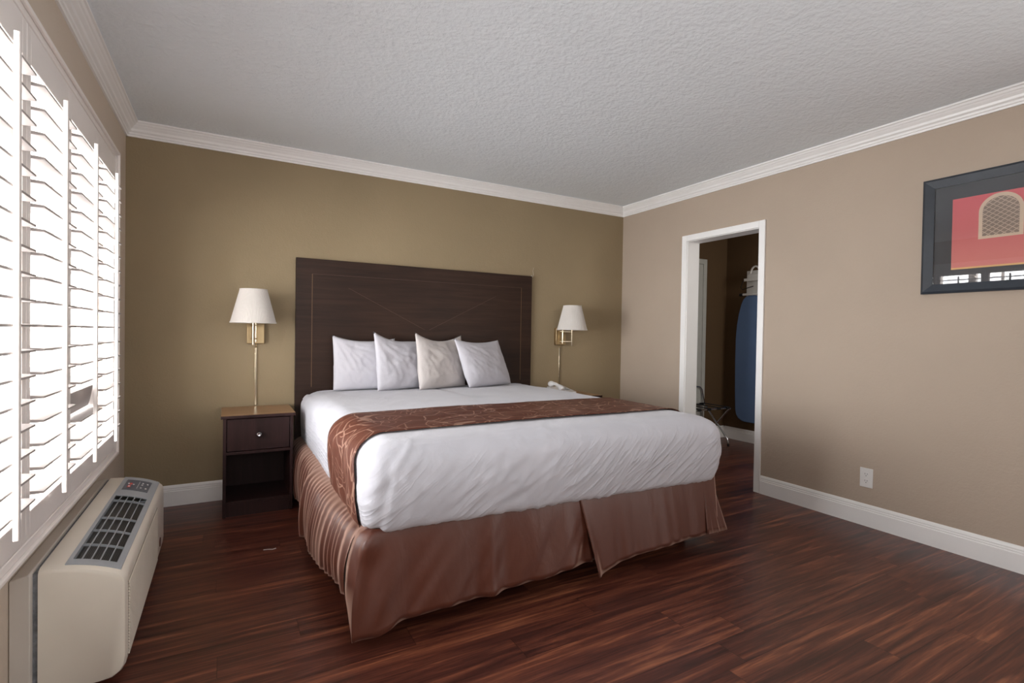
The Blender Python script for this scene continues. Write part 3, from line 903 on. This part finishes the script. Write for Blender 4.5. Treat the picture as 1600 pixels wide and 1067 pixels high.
# ---- runner
def section(x_side_ins, nx=90):
    """half section list of (kind, x, z) across the bed going left hang -> top -> right hang"""
    pts = []
    for (ins, z) in prof_side:
        if z < ZB + 0.003 and ins < 0.03: pass
        pts.append((BX0 + ins, z))
    left = [p for p in pts if p[0] < BX0 + ins0 + 0.001 and p[1] >= ZB + 0.004]
    m = 70
    top = [(BX0 + ins0 + (BX1 - BX0 - 2 * ins0) * i / m, ZT + 0.004 * math.sin(min(1, (1 - abs(2 * i / m - 1))) * PI / 2)) for i in range(1, m)]
    right = [(BX0 + BX1 - x, z) for x, z in reversed(left)]
    return left + top + right
sec = section(0)
arc = [0.0]
for (a, c) in zip(sec, sec[1:]): arc.append(arc[-1] + math.hypot(c[0] - a[0], c[1] - a[1]))
b = bm_new(); uvl = b.loops.layers.uv.new('UVMap')
NY = 26
grid = []; uvs = {}
for i, (x, z) in enumerate(sec):
    row = []
    x0n, z0n = sec[max(0, i - 1)]; x1n, z1n = sec[min(len(sec) - 1, i + 1)]
    t = Vector((x1n - x0n, 0, z1n - z0n)).normalized(); nrm = Vector((-t.z, 0, t.x))
    drop = max(0, min(1, (ZT - z) / (ZT - ZB)))
    for j in range(NY + 1):
        vv = j / NY
        yf = -1.285 - 0.07 * drop + 0.006 * noise.noise(Vector((x * 2, 3, 1)))
        yn = -1.835 - 0.125 * drop + 0.006 * noise.noise(Vector((x * 2, 8, 1)))
        y = yf + (yn - yf) * vv
        off = 0.0085 + sheet_disp(Vector((x, y, z)))
        if drop > 0.1:   # soft puckers on the hanging end
            off += 0.008 * drop * (0.5 + noise.noise(Vector((y * 8, z * 7, 2))) ) + 0.010 * max(0, drop - 0.55) * abs(noise.noise(Vector((y * 20, z * 20, 5))))
        if 0.02 < vv < 0.98: pass
        vtx = b.verts.new(Vector((x, y, z)) + nrm * off)
        uvs[vtx] = (arc[i], vv * 0.58)
        row.append(vtx)
    grid.append(row)
for i in range(len(grid) - 1):
    for j in range(NY):
        f = b.faces.new((grid[i][j], grid[i + 1][j], grid[i + 1][j + 1], grid[i][j + 1]))
        for l in f.loops: l[uvl].uv = uvs[l.vert]
run = mk('bed_runner', b, M_runner, origin=((BX0 + BX1) / 2, -1.56, ZT), smooth=True, angle=180)
md = run.modifiers.new('thick', 'SOLIDIFY'); md.thickness = 0.003; md.offset = 1
tag(run, 'brown satin bed runner with embroidered leaf lines across the white cover', 'bed runner')

# ---- pillows
def pillow(p0, p1, h, th, lean, seed, label, mat, peak=(0.035, 0.03), slump=0.0, shear=0.0, name='pillow'):
    """p0 = left bottom (x,y), p1 = right bottom; stands on its edge leaning back"""
    z0 = ZT + 0.002
    p0 = Vector((p0[0], p0[1], z0)); p1 = Vector((p1[0], p1[1], z0))
    w = (p1 - p0).length; ux = (p1 - p0).normalized()
    nrm = Vector((0, 0, 1)).cross(ux); nrm = -nrm if nrm.y > 0 else nrm   # toward the foot
    up = (Vector((0, 0, 1)) * math.cos(lean) - nrm * math.sin(lean)).normalized()
    fr_ = up.cross(ux).normalized(); fr_ = -fr_ if fr_.y > 0 else fr_
    n1, n2 = 44, 36
    b = bm_new()
    def pos(i, j, side):
        u = -1 + 2 * i / n1; v = -1 + 2 * j / n2
        eu, ev = 1 - abs(u) ** 2.6, 1 - abs(v) ** 2.6
        t = th / 2 * (max(0, eu) ** 0.55) * (max(0, ev) ** 0.55) * (1.0 - 0.22 * v)
        # pinch edges between corners
        pu = 1 - 0.03 * (1 - v * v) ** 0.8 * (0.7 if v < 0 else 1)
        top = h / 2 * (1 - (0.075 * (1 - u * u)) ** 1.0 * (1 if v > 0 else 0.0) * max(0, v))
        X = u * w / 2 * pu
        Z = h / 2 + v * (top if v > 0 else h / 2)
        if v > 0: Z += v ** 3 * (peak[0] * max(0, -u) ** 2 + peak[1] * max(0, u) ** 2) + slump * u * v
        Z = max(Z, 0.0)
        X += shear * Z
        q = Vector((u * 2.0 + seed, v * 2.0 + seed * 2, side * 0.7))
        wr = 0.010 * noise.noise(q * 1.2)
        # wrinkles radiating from the upper left corner and lower edge
        dx, dy = u + 1.05, 1.05 - v
        ang = math.atan2(dy, dx); rad = math.hypot(dx, dy)
        wr += 0.010 * max(0, ridge(noise.noise(Vector((ang * 6 + seed, rad * 0.8, seed))) * 2)) ** 3 * math.exp(-(rad - 0.7) ** 2 * 1.2)
        wr += 0.004 * noise.noise(Vector((u * 7 + seed, v * 5, 2)))
        env = (max(0, eu) * max(0, ev)) ** 0.4
        T = side * (t + wr * env)
        return p0 + ux * (w / 2 + X) + up * Z + fr_ * T + nrm * 0.0
    F = [[b.verts.new(pos(i, j, 1)) for j in range(n2 + 1)] for i in range(n1 + 1)]
    K = [[F[i][j] if i in (0, n1) or j in (0, n2) else b.verts.new(pos(i, j, -1)) for j in range(n2 + 1)] for i in range(n1 + 1)]
    for i in range(n1):
        for j in range(n2):
            b.faces.new((F[i][j], F[i + 1][j], F[i + 1][j + 1], F[i][j + 1]))
            b.faces.new((K[i][j], K[i][j + 1], K[i + 1][j + 1], K[i + 1][j]))
    o = mk(name, b, mat, origin=tuple((p0 + p1) / 2), smooth=True, angle=180)
    return tag(o, label, 'pillow', 'white pillows against the headboard')
pillow((1.232, -0.135), (1.70, -0.115), 0.372, 0.10, math.radians(7), 1.0, 'white pillow at the left end of the row, partly behind its neighbour', M_pillow, (0.030, 0.01))
pillow((1.515, -0.280), (1.98, -0.110), 0.375, 0.11, math.radians(8), 4.0, 'white pillow second from the left with a tall pointed left corner', M_pillow, (0.060, -0.015))
pillow((1.815, -0.325), (2.270, -0.140), 0.380, 0.125, math.radians(8), 8.0, 'cream-tinged wrinkled pillow between two whiter ones, second from the right', M_pillow2, (0.055, 0.035))
pillow((2.225, -0.315), (2.710, -0.120), 0.370, 0.135, math.radians(9), 13.0, 'white pillow at the right end of the row, its right side slumped', M_pillow, (0.020, 0.01), shear=-0.30)

# ------------------------------------------------------------------ nightstands
def nightstand(x0, x1, label):
    y0, y1, zt = -0.415, -0.020, 0.630
    t = thing('nightstand', label, 'nightstand', ((x0 + x1) / 2, -0.22, 0), 'bedside nightstands')
    th = 0.018; i0, i1 = x0 + 0.012, x1 - 0.012
    b = bm_new(); box(b, x0, x1, y0 - 0.018, y1, zt - 0.020, zt)
    tp = mk('tabletop', b, [M_top, M_esp], t, bevel=0.003)
    for p in tp.data.polygons: p.material_index = 0 if p.normal.z > 0.9 else 1
    b = bm_new(); box(b, i0, i0 + th, y0, y1, 0, zt - 0.0205); mk('side_panel', b, M_esp, t, bevel=0.001)
    b = bm_new(); box(b, i1 - th, i1, y0, y1, 0, zt - 0.0205); mk('side_panel', b, M_esp, t, bevel=0.001)
    b = bm_new(); box(b, i0 + th, i1 - th, y1 - 0.008, y1, 0.06, zt - 0.021); mk('back_panel', b, M_esp, t)
    b = bm_new(); box(b, i0 + th, i1 - th, y0 + 0.006, y1 - 0.009, 0.078, 0.094); mk('shelf', b, M_esp, t, bevel=0.001)
    b = bm_new(); box(b, i0 + th, i1 - th, y0 + 0.014, y0 + 0.03, 0.0, 0.077); mk('toe_board', b, M_esp, t)
    b = bm_new(); box(b, i0 + th, i1 - th, y0 + 0.002, y1 - 0.009, 0.385, 0.402); mk('rail', b, M_esp, t, bevel=0.001)
    b = bm_new(); box(b, i0 + th + 0.003, i1 - th - 0.003, y0 + 0.004, y0 + 0.02, 0.406, zt - 0.026)
    dr = mk('drawer', b, M_esp, t, bevel=0.002)
    b = bm_new(); lathe(b, [(0.0, -0.026), (0.010, -0.028), (0.0165, -0.022), (0.018, -0.015), (0.014, -0.009), (0.006, -0.006), (0.006, 0.0)], ((x0 + x1) / 2, y0 + 0.004, 0.505), 24, 'y')
    mk('knob', b, M_chrome, dr, smooth=True)
    return t
ns = nightstand(0.530, 0.950, 'dark nightstand with silver-knobbed drawer and open shelf, left of the bed')
dup(ns, (3.255, -0.22, 0), 'dark nightstand mostly hidden behind the bed, under the white telephone')

# ------------------------------------------------------------------ wall lamps
def lamp(xp, sx, sy, label, arm_pts, zoff=0.0):
    t = thing('wall_lamp', label, 'wall lamp', (xp, 0, 1.06), 'brass swing-arm lamps beside the headboard')
    b = bm_new(); box(b, xp - 0.055, xp + 0.055, -0.034, -0.001, 1.062, 1.222)
    mk('backplate', b, M_brassd, t, bevel=0.004)
    b = bm_new(); box(b, xp - 0.004, xp + 0.010, -0.012, -0.001, 0.6335, 1.035)
    mk('cord_cover', b, M_brass, t, bevel=0.002)
    b = bm_new(); tube(b, [(xp + 0.003, -0.02, 1.062), (xp + 0.003, -0.016, 1.05), (xp + 0.003, -0.006, 1.03)], 0.003, 8); mk('cord', b, M_brassd, t)
    # pivot post on the plate
    b = bm_new(); tube(b, [(xp, -0.06, 1.075), (xp, -0.06, 1.212)], 0.006, 14)
    for z in (1.10, 1.19): tube(b, [(xp, -0.034, z), (xp, -0.06, z)], 0.005, 10)
    mk('pivot', b, M_brass, t, smooth=True)
    for z in (1.098, 1.188):
        b = bm_new(); tube(b, [(xp, -0.06, z)] + [(x, y, z) for x, y in arm_pts] + [(sx, sy, z)], 0.0042, 10)
        mk('swing_arm', b, M_brass, t, smooth=True)
    b = bm_new(); tube(b, [(sx, sy, 1.055), (sx, sy, 1.06), (sx, sy, 1.215), (sx, sy, 1.235)], [0.008, 0.0095, 0.0095, 0.013], 16)
    mk('stem', b, M_brass, t, smooth=True)
    b = bm_new(); tube(b, [(sx, sy, 1.235), (sx, sy, 1.30)], 0.015, 16); mk('socket', b, M_white, t, smooth=True)
    b = bm_new(); lathe(b, [(0.012, 1.30), (0.016, 1.315), (0.028, 1.345), (0.030, 1.365), (0.022, 1.388), (0.0, 1.396)], (sx, sy, 0), 20)
    mk('bulb', b, M_white, t, smooth=True)
    # pleated shade
    z0, z1, r0, r1 = 1.203, 1.425, 0.137, 0.081
    b = bm_new(); seg = 240
    for part in (0,):
        rings = []
        for (q, inner) in ((0, 0), (0.5, 0), (1, 0), (1, 1), (0.5, 1), (0, 1)):
            ring = []
            for k in range(seg):
                a = 2 * PI * k / seg
                rr = r0 + (r1 - r0) * q - (0.003 if inner else 0) + 0.0011 * (1 if (k % 3 == 0) else -0.4)
                ring.append(b.verts.new((sx + rr * math.cos(a), sy + rr * math.sin(a), z0 + (z1 - z0) * q)))
            rings.append(ring)
        for i in range(len(rings)):
            A, B = rings[i], rings[(i + 1) % len(rings)]
            for k in range(seg): b.faces.new((A[k], A[(k + 1) % seg], B[(k + 1) % seg], B[k]))
    sh = mk('lamp_shade', b, M_shade, t, smooth=True, angle=25)
    b = bm_new()
    for (z, r) in ((z0 + 0.003, r0 + 0.0012), (z1 - 0.003, r1 + 0.0012)):
        b = bm_new()
        lathe(b, [(r - 0.006, z - 0.004), (r + 0.0015, z - 0.004), (r + 0.0012, z + 0.004), (r - 0.006, z + 0.004)], (sx, sy, 0), 64, 'z', closed=True)
        mk('trim_band', b, M_shade, sh, smooth=True)
    b = bm_new()
    for k in range(3):
        a = 2 * PI * k / 3 + 0.4
        tube(b, [(sx, sy, z1 - 0.012), (sx + (r1 - 0.002) * math.cos(a), sy + (r1 - 0.002) * math.sin(a), z1 - 0.006)], 0.0015, 6)
    lathe(b, [(0.0, z1 + 0.006), (0.006, z1 + 0.003), (0.008, z1 - 0.005), (0.004, z1 - 0.012), (0.0, z1 - 0.016)], (sx, sy, 0), 14)
    mk('finial', b, M_brassd, sh, smooth=True)
    return t
lamp(0.733, 0.712, -0.185, 'brass wall lamp with white pleated shade, left of the headboard', [(0.70, -0.10), (0.735, -0.14)])
lamp(3.285, 3.315, -0.165, 'brass wall lamp with white pleated shade, right of the headboard above the telephone', [(3.24, -0.09)])

# ------------------------------------------------------------------ telephone
tx, ty, tz = 3.15, -0.24, 0.630
tel = thing('telephone', 'white corded desk telephone on the right nightstand', 'telephone', (tx, ty, tz))
b = bm_new()
def wedge(b, x0, x1, yb, yf, z, hb_, hf):
    vs = [(x0, yb, z), (x1, yb, z), (x1, yf, z), (x0, yf, z), (x0, yb, z + hb_), (x1, yb, z + hb_), (x1, yf, z + hf), (x0, yf, z + hf)]
    v = [b.verts.new(p) for p in vs]
    for f in ((0, 3, 2, 1), (4, 5, 6, 7), (0, 1, 5, 4), (1, 2, 6, 5), (2, 3, 7, 6), (3, 0, 4, 7)): b.faces.new([v[i] for i in f])
wedge(b, tx - 0.085, tx + 0.10, ty + 0.10, ty - 0.10, tz + 0.001, 0.062, 0.03)
mk('phone_base', b, M_white, tel, bevel=0.006, segs=3)
b = bm_new()
pts = []
for k in range(13):
    t = k / 12
    pts.append((tx - 0.050, ty + 0.105 - 0.21 * t, tz + 0.082 - 0.032 * t + 0.024 * math.sin(PI * t)))
tube(b, pts, [0.020, 0.026, 0.025, 0.019, 0.015, 0.014, 0.014, 0.014, 0.015, 0.019, 0.025, 0.026, 0.020], 14)
mk('handset', b, M_white, tel, smooth=True)
b = bm_new()
for r in range(4):
    for c_ in range(3):
        x = tx + 0.015 + c_ * 0.022; y = ty + 0.045 - r * 0.026; z = tz + 0.0475 - (ty + 0.1 - y) * 0.16 + 0.0165
        box(b, x - 0.007, x + 0.007, y - 0.007, y + 0.007, z - 0.006, z + 0.003)
mk('keypad', b, M_grey, tel)

# ------------------------------------------------------------------ outlet on right wall
oy, oz = -2.294, 0.298
ou = thing('wall_outlet', 'white duplex outlet plate low on the right wall', 'outlet', (W, oy, oz))
b = bm_new(); box(b, W - 0.006, W - 0.0005, oy - 0.037, oy + 0.037, oz - 0.060, oz + 0.060); mk('cover_plate', b, M_white, ou, bevel=0.003)
for dz in (-0.021, 0.021):
    b = bm_new(); pr = []
    for k in range(24):
        a = 2 * PI * k / 24
        pr.append((oy + 0.017 * math.cos(a), oz + dz + max(-0.0145, min(0.0145, 0.018 * math.sin(a)))))
    prism(b, pr, 'x', W - 0.0078, W - 0.0058); rc = mk('receptacle', b, M_white, ou)
    b = bm_new()
    box(b, W - 0.0083, W - 0.0076, oy - 0.0075, oy - 0.0055, oz + dz - 0.001, oz + dz + 0.008)
    box(b, W - 0.0083, W - 0.0076, oy + 0.0055, oy + 0.0075, oz + dz - 0.001, oz + dz + 0.008)
    box(b, W - 0.0083, W - 0.0076, oy - 0.0025, oy + 0.0025, oz + dz - 0.010, oz + dz - 0.006)
    mk('slot', b, M_dark, rc)

# ------------------------------------------------------------------ framed picture
fy1, fy0, fz0, fz1 = -2.563, -3.227, 1.420, 2.060
pic = thing('framed_picture', 'square charcoal-framed picture of a cream lattice window on red, right wall', 'picture', (W - 0.002, (fy0 + fy1) / 2, fz0))
fw_ = 0.052
b = bm_new()
outer = [(fy0, fz0), (fy1, fz0), (fy1, fz1), (fy0, fz1)]; inner = [(fy0 + fw_, fz0 + fw_), (fy1 - fw_, fz0 + fw_), (fy1 - fw_, fz1 - fw_), (fy0 + fw_, fz1 - fw_)]
def q(y, z, x): return b.verts.new((x, y, z))
A = [q(y, z, W - 0.002) for y, z in outer]; B_ = [q(y, z, W - 0.030) for y, z in outer]
mid = [(fy0 + .012, fz0 + .012), (fy1 - .012, fz0 + .012), (fy1 - .012, fz1 - .012), (fy0 + .012, fz1 - .012)]
Mi = [q(y, z, W - 0.037) for y, z in mid]; D_ = [q(y, z, W - 0.022) for y, z in inner]; E_ = [q(y, z, W - 0.010) for y, z in inner]; F_ = [q(y, z, W - 0.002) for y, z in inner]
for P_, Q_ in ((A, B_), (B_, Mi), (Mi, D_), (D_, E_), (E_, F_), (F_, A)):
    for j in range(4): b.faces.new((P_[j], P_[(j + 1) % 4], Q_[(j + 1) % 4], Q_[j]))
mk('frame', b, M_frame, pic)
b = bm_new(); box(b, W - 0.012, W - 0.008, fy0 + fw_ - .002, fy1 - fw_ + .002, fz0 + fw_ - .002, fz1 - fw_ + .002); mk('mat_board', b, M_matb, pic)
def art_mat():
    m, nt, bs = newmat('rose_red_print')
    tc = N(nt, 'ShaderNodeTexCoord'); sp = N(nt, 'ShaderNodeSeparateXYZ'); nt.links.new(tc.outputs['Object'], sp.inputs[0])
    n1 = N(nt, 'ShaderNodeTexNoise', Scale=7.0, Detail=3.0); nt.links.new(tc.outputs['Object'], n1.inputs['Vector'])
    h = mathn(nt, 'ADD', mathn(nt, 'DIVIDE', sp.outputs[2], 0.64), mathn(nt, 'MULTIPLY', mathn(nt, 'SUBTRACT', n1.outputs['Fac'], 0.5), 0.12))
    nt.links.new(ramp(nt, h, [(0.2, lin(206, 120, 112)), (0.5, lin(196, 98, 98)), (0.8, lin(204, 84, 92))]), bs.inputs['Base Color'])
    bs.inputs['Roughness'].default_value = 0.6
    return m
ay1, ay0, az0, az1 = -2.695, -3.095, 1.547, 1.931
b = bm_new(); box(b, W - 0.0145, W - 0.0122, ay0, ay1, az0, az1); art = mk('art_print', b, art_mat(), pic)
b = bm_new(); box(b, W - 0.0150, W - 0.0146, ay0, ay1, az0, az0 + 0.009); mk('gold_edge', b, plain('ochre_print', lin(222, 176, 112), rough=0.6), art)
# arched lattice window in the print
acx = -2.896; hw, zb_, zs = 0.088, 1.697, 1.838
def arch(hw, zb_, zs, rise, n=24):
    pts = [(acx - hw, zb_), (acx + hw, zb_)]
    for k in range(n + 1):
        a = PI * k / n
        pts.append((acx + hw * math.cos(a), zs + rise * math.sin(a)))
    return pts
b = bm_new(); prism(b, arch(hw, zb_, zs, 0.088), 'x', W - 0.0152, W - 0.0146)
mk('painted_arch', b, plain('cream_print', lin(204, 182, 158), rough=0.6), art)
b = bm_new(); prism(b, arch(hw - 0.016, zb_ + 0.014, zs, 0.070), 'x', W - 0.0155, W - 0.0152)
mk('painted_opening', b, plain('taupe_print', lin(128, 108, 94), rough=0.6), art)
b = bm_new()
hw2, zb2, rs = hw - 0.016, zb_ + 0.014, 0.070
def inside(y, z):
    if abs(y - acx) > hw2 or z < zb2: return False
    return z <= zs or ((y - acx) / hw2) ** 2 + ((z - zs) / rs) ** 2 <= 1
for sgn in (-1, 1):
    for k in range(-14, 15):
        c0 = k * 0.0235
        run_ = None; pts = []
        for i in range(241):
            y = acx - 0.1 + 0.2 * i / 240; z = 1.80 + c0 + sgn * (y - acx) * 0.75
            if inside(y, z): pts.append((y, z))
        if len(pts) > 3:
            (ya, za), (yb, zb3) = pts[0], pts[-1]
            d = Vector((yb - ya, zb3 - za)).normalized(); nn = Vector((-d.y, d.x)) * 0.0017
            vs = [b.verts.new((W - 0.0158, ya + s * nn.x, za + s * nn.y)) for s in (1, -1)] + [b.verts.new((W - 0.0158, yb + s * nn.x, zb3 + s * nn.y)) for s in (-1, 1)]
            b.faces.new(vs)
mk('painted_lattice', b, plain('pale_lattice_print', lin(190, 168, 148), rough=0.6), art)
b = bm_new(); v = [b.verts.new((W - 0.020, y, z)) for y, z in ((fy0 + fw_ - .001, fz0 + fw_ - .001), (fy1 - fw_ + .001, fz0 + fw_ - .001), (fy1 - fw_ + .001, fz1 - fw_ + .001), (fy0 + fw_ - .001, fz1 - fw_ + .001))]
b.faces.new(v); mk('glazing', b, M_pglass, pic)

# ------------------------------------------------------------------ hall: luggage rack
RX0, RX1 = 4.70, 5.245
rk = thing('luggage_rack', 'folding chrome luggage rack with black straps seen through the doorway', 'luggage rack', ((RX0 + RX1) / 2, -0.21, 0))
def uframe(ya, yb, name):
    """U-shaped leg frame: top bar at ya (front/back), feet at yb"""
    b = bm_new()
    zt = 0.405
    def leg(x): return [(x, ya, zt), (x, ya + (yb - ya) * 0.12, 0.372), (x, ya + (yb - ya) * 0.50, 0.235), (x, ya + (yb - ya) * 0.88, 0.105), (x, yb - (yb - ya) * 0.03, 0.07), (x, yb, 0.02)]
    L = leg(RX0 + 0.012); R = leg(RX1 - 0.012)
    tube(b, L[::-1] + [(RX0 + 0.03, ya, zt + 0.008), (RX1 - 0.03, ya, zt + 0.008)] + R, 0.009, 12)
    o = mk(name, b, M_chrome, rk, smooth=True)
    for x in (RX0 + 0.012, RX1 - 0.012):
        b = bm_new(); tube(b, [(x, yb, 0.0), (x, yb, 0.026)], 0.012, 12); mk('foot_cap', b, M_rubber, o, smooth=True)
uframe(-0.385, -0.075, 'leg_frame'); 
def uframe_b(): uframe(-0.045, -0.370, 'leg_frame')
uframe_b()
for k in range(4):
    x = RX0 + 0.055 + k * (RX1 - RX0 - 0.11) / 3
    b = bm_new()
    box(b, x - 0.026, x + 0.026, -0.385, -0.045, 0.4235, 0.426)
    lathe(b, [(0.0115, -0.026), (0.0125, -0.026), (0.0125, 0.026), (0.0115, 0.026)], (x, -0.385, 0.413), 16, 'x', closed=True)
    lathe(b, [(0.0115, -0.026), (0.0125, -0.026), (0.0125, 0.026), (0.0115, 0.026)], (x, -0.045, 0.413), 16, 'x', closed=True)
    mk('strap', b, M_black, rk)
b = bm_new()
pts = [(RX1 - 0.012, -0.050, 0.415), (RX1 - 0.022, -0.036, 0.50), (RX1 - 0.040, -0.032, 0.575), (RX1 - 0.075, -0.032, 0.603), (RX1 - 0.13, -0.032, 0.608)]
pts += [(RX0 + RX1 - x, y, z) for x, y, z in reversed(pts)]
tube(b, pts, 0.008, 12); mk('back_rail', b, M_chrome, rk, smooth=True)

# ------------------------------------------------------------------ hall: ironing board, hanger, iron
bx = 5.565
ib = thing('ironing_board', 'blue-covered ironing board hanging upright on the hall wall', 'ironing board', (bx, -0.38, 0.23))
def board_outline(g=0.0):
    yc = -0.385; hwm = 0.190 + g
    pts = []
    for z, f in ((0.232, 0.30), (0.240, 0.50), (0.262, 0.72), (0.30, 0.86), (0.36, 0.93), (0.60, 0.98), (0.9, 1.0), (1.15, 0.99), (1.30, 0.93), (1.42, 0.82), (1.52, 0.68), (1.58, 0.54), (1.612, 0.36), (1.622, 0.15)):
        pts.append((yc + hwm * f, z))
    left = [(2 * yc - y, z) for y, z in reversed(pts)]
    return pts + left
b = bm_new(); prism(b, board_outline(), 'x', bx - 0.025, bx); mk('padded_cover', b, M_board, ib, bevel=0.008, segs=3)
b = bm_new(); prism(b, board_outline(-0.012), 'x', bx + 0.0005, bx + 0.012); mk('metal_deck', b, M_chrome, ib)
b = bm_new()
for dy in (-0.07, 0.07): tube(b, [(bx + 0.024, -0.385 + dy, 0.36), (bx + 0.024, -0.385 - dy * 0.4, 1.35)], 0.009, 10)
mk('folded_leg', b, M_chrome, ib)
hg = thing('wall_hanger', 'white metal hanger bracket above the ironing board', 'hanger', (HX, -0.385, 1.63))
b = bm_new(); box(b, HX - 0.006, HX - 0.0005, -0.50, -0.27, 1.60, 1.90); mk('back_plate', b, M_white, hg, bevel=0.002)
b = bm_new(); tube(b, [(bx - 0.035, -0.285, 1.632), (bx - 0.035, -0.50, 1.632)], 0.013, 12)
for y in (-0.32, -0.47): tube(b, [(bx - 0.035, y, 1.632), (HX - 0.004, y, 1.632)], 0.006, 8)
mk('bar', b, M_white, hg, smooth=True)
b = bm_new(); tube(b, [(bx - 0.035, -0.250, 1.632), (bx - 0.035, -0.290, 1.632)], 0.016, 12); mk('end_cap', b, M_rubber, hg, smooth=True)
b = bm_new(); box(b, bx - 0.06, HX - 0.006, -0.50, -0.315, 1.785, 1.792); box(b, bx - 0.062, bx - 0.056, -0.50, -0.315, 1.775, 1.805); mk('iron_rest', b, M_white, hg, bevel=0.001)
ir = thing('clothes_iron', 'white clothes iron stored upright above the ironing board', 'iron', (bx - 0.01, -0.40, 1.793))
b = bm_new(); prism(b, [(-0.345, 1.793), (-0.345, 1.835), (-0.355, 1.85), (-0.49, 1.85), (-0.495, 1.793)], 'x', bx - 0.05, bx + 0.03)
mk('iron_body', b, M_white, ir, bevel=0.006)
b = bm_new(); pts = []
for k in range(15):
    a = PI * k / 14
    pts.append((bx - 0.01, -0.415 + 0.055 * math.cos(a), 1.85 + 0.085 * math.sin(a)))
tube(b, pts, 0.010, 12); mk('handle', b, M_white, ir, smooth=True)
b = bm_new()
tube(b, [(bx - 0.055, -0.345, 1.81), (bx - 0.06, -0.30, 1.77), (bx - 0.06, -0.275, 1.71), (bx - 0.06, -0.30, 1.685), (bx - 0.06, -0.36, 1.70), (bx - 0.06, -0.43, 1.715)], 0.0045, 8)
mk('power_cord', b, M_rubber, ir, smooth=True)

# small paper scrap on the floor
b = bm_new()
tube(b, [(0.735, -1.02, 0.002), (0.757, -1.024, 0.002), (0.778, -1.034, 0.002), (0.795, -1.027, 0.002)], 0.0016, 6)
tag(mk('thread_scrap', b, M_white, origin=(0.765, -1.025, 0)), 'tiny pale scrap of thread lying on the dark floor', 'scrap')

# ------------------------------------------------------------------ lights
def area(name, loc, rot, sx, sy, power, col=(1, 1, 1), spread=PI):
    l = bpy.data.lights.new(name, 'AREA'); l.shape = 'RECTANGLE'; l.size = sx; l.size_y = sy
    l.energy = power; l.color = col; l.spread = spread
    o = bpy.data.objects.new(name, l); C.objects.link(o)
    o.location = loc; o.rotation_euler = rot
    return o
# daylight and an added upward fill in front of the window (outside the glass)
area('window_daylight', (-0.75, -1.54, 1.45), (0, math.radians(-84), 0), 2.2, 3.0, 270, (0.985, 0.995, 1.0))
area('window_up_fill', (-0.78, -1.54, 0.9), (0, math.radians(-115), 0), 2.2, 3.0, 270, (0.985, 0.995, 1.0))  # added lamp aimed upward through the window to lift the ceiling
# added lamp: soft room fill from the side of the room behind the photographer
area('room_fill', (3.98, -4.75, 1.3), (0, math.radians(90), 0), 1.6, 1.8, 34, (1.0, 0.99, 0.98))
area('near_left_fill', (0.12, -3.45, 1.3), (0, math.radians(-90), 0), 1.5, 1.6, 7, (0.985, 0.995, 1.0))  # added out-of-view fill lamp by the left wall; no window there
area('ceiling_fill', (1.0, -4.5, 1.55), (math.radians(125), 0, math.radians(12)), 1.3, 0.9, 19, (1.0, 1.0, 1.0))  # added lamp behind the camera, aimed up to brighten the ceiling
area('hall_fill', (4.9, -2.9, 1.9), (math.radians(75), 0, 0), 0.8, 0.8, 17.0, (1.0, 0.96, 0.9))  # added unseen lamp that brightens the hall
w = bpy.data.worlds.new('sky'); S.world = w; w.use_nodes = True
nt = w.node_tree; bg = nt.nodes['Background']
bg.inputs[0].default_value = (0.93, 0.96, 1.0, 1); bg.inputs[1].default_value = 3.6

# ------------------------------------------------------------------ camera
f, yaw, pitch_, roll = 797.6, 0.5091, -0.0141, 0.0160
cam = bpy.data.cameras.new('camera'); co = bpy.data.objects.new('camera', cam); C.objects.link(co)
fwv = Vector((math.sin(yaw) * math.cos(pitch_), math.cos(yaw) * math.cos(pitch_), math.sin(pitch_)))
r = Vector((math.cos(yaw), -math.sin(yaw), 0)); u = r.cross(fwv)
r2 = r * math.cos(roll) + u * math.sin(roll); u2 = -r * math.sin(roll) + u * math.cos(roll)
mw = Matrix.Identity(4)
for i in range(3):
    mw[i][0] = r2[i]; mw[i][1] = u2[i]; mw[i][2] = -fwv[i]
mw[0][3], mw[1][3], mw[2][3] = 0.5605, -3.9766, 1.1552
co.matrix_world = mw
cam.sensor_width = 36.0; cam.lens = f / 1600 * 36.0
cam.clip_start = 0.02
S.camera = co
S.view_settings.view_transform = 'Standard'
S.view_settings.look = 'None'
S.view_settings.exposure = 0.0
try:
    S.cycles.max_bounces = 10; S.cycles.diffuse_bounces = 6; S.cycles.transparent_max_bounces = 12
    S.cycles.sample_clamp_indirect = 6.0
    S.cycles.use_denoising = True
except Exception: pass
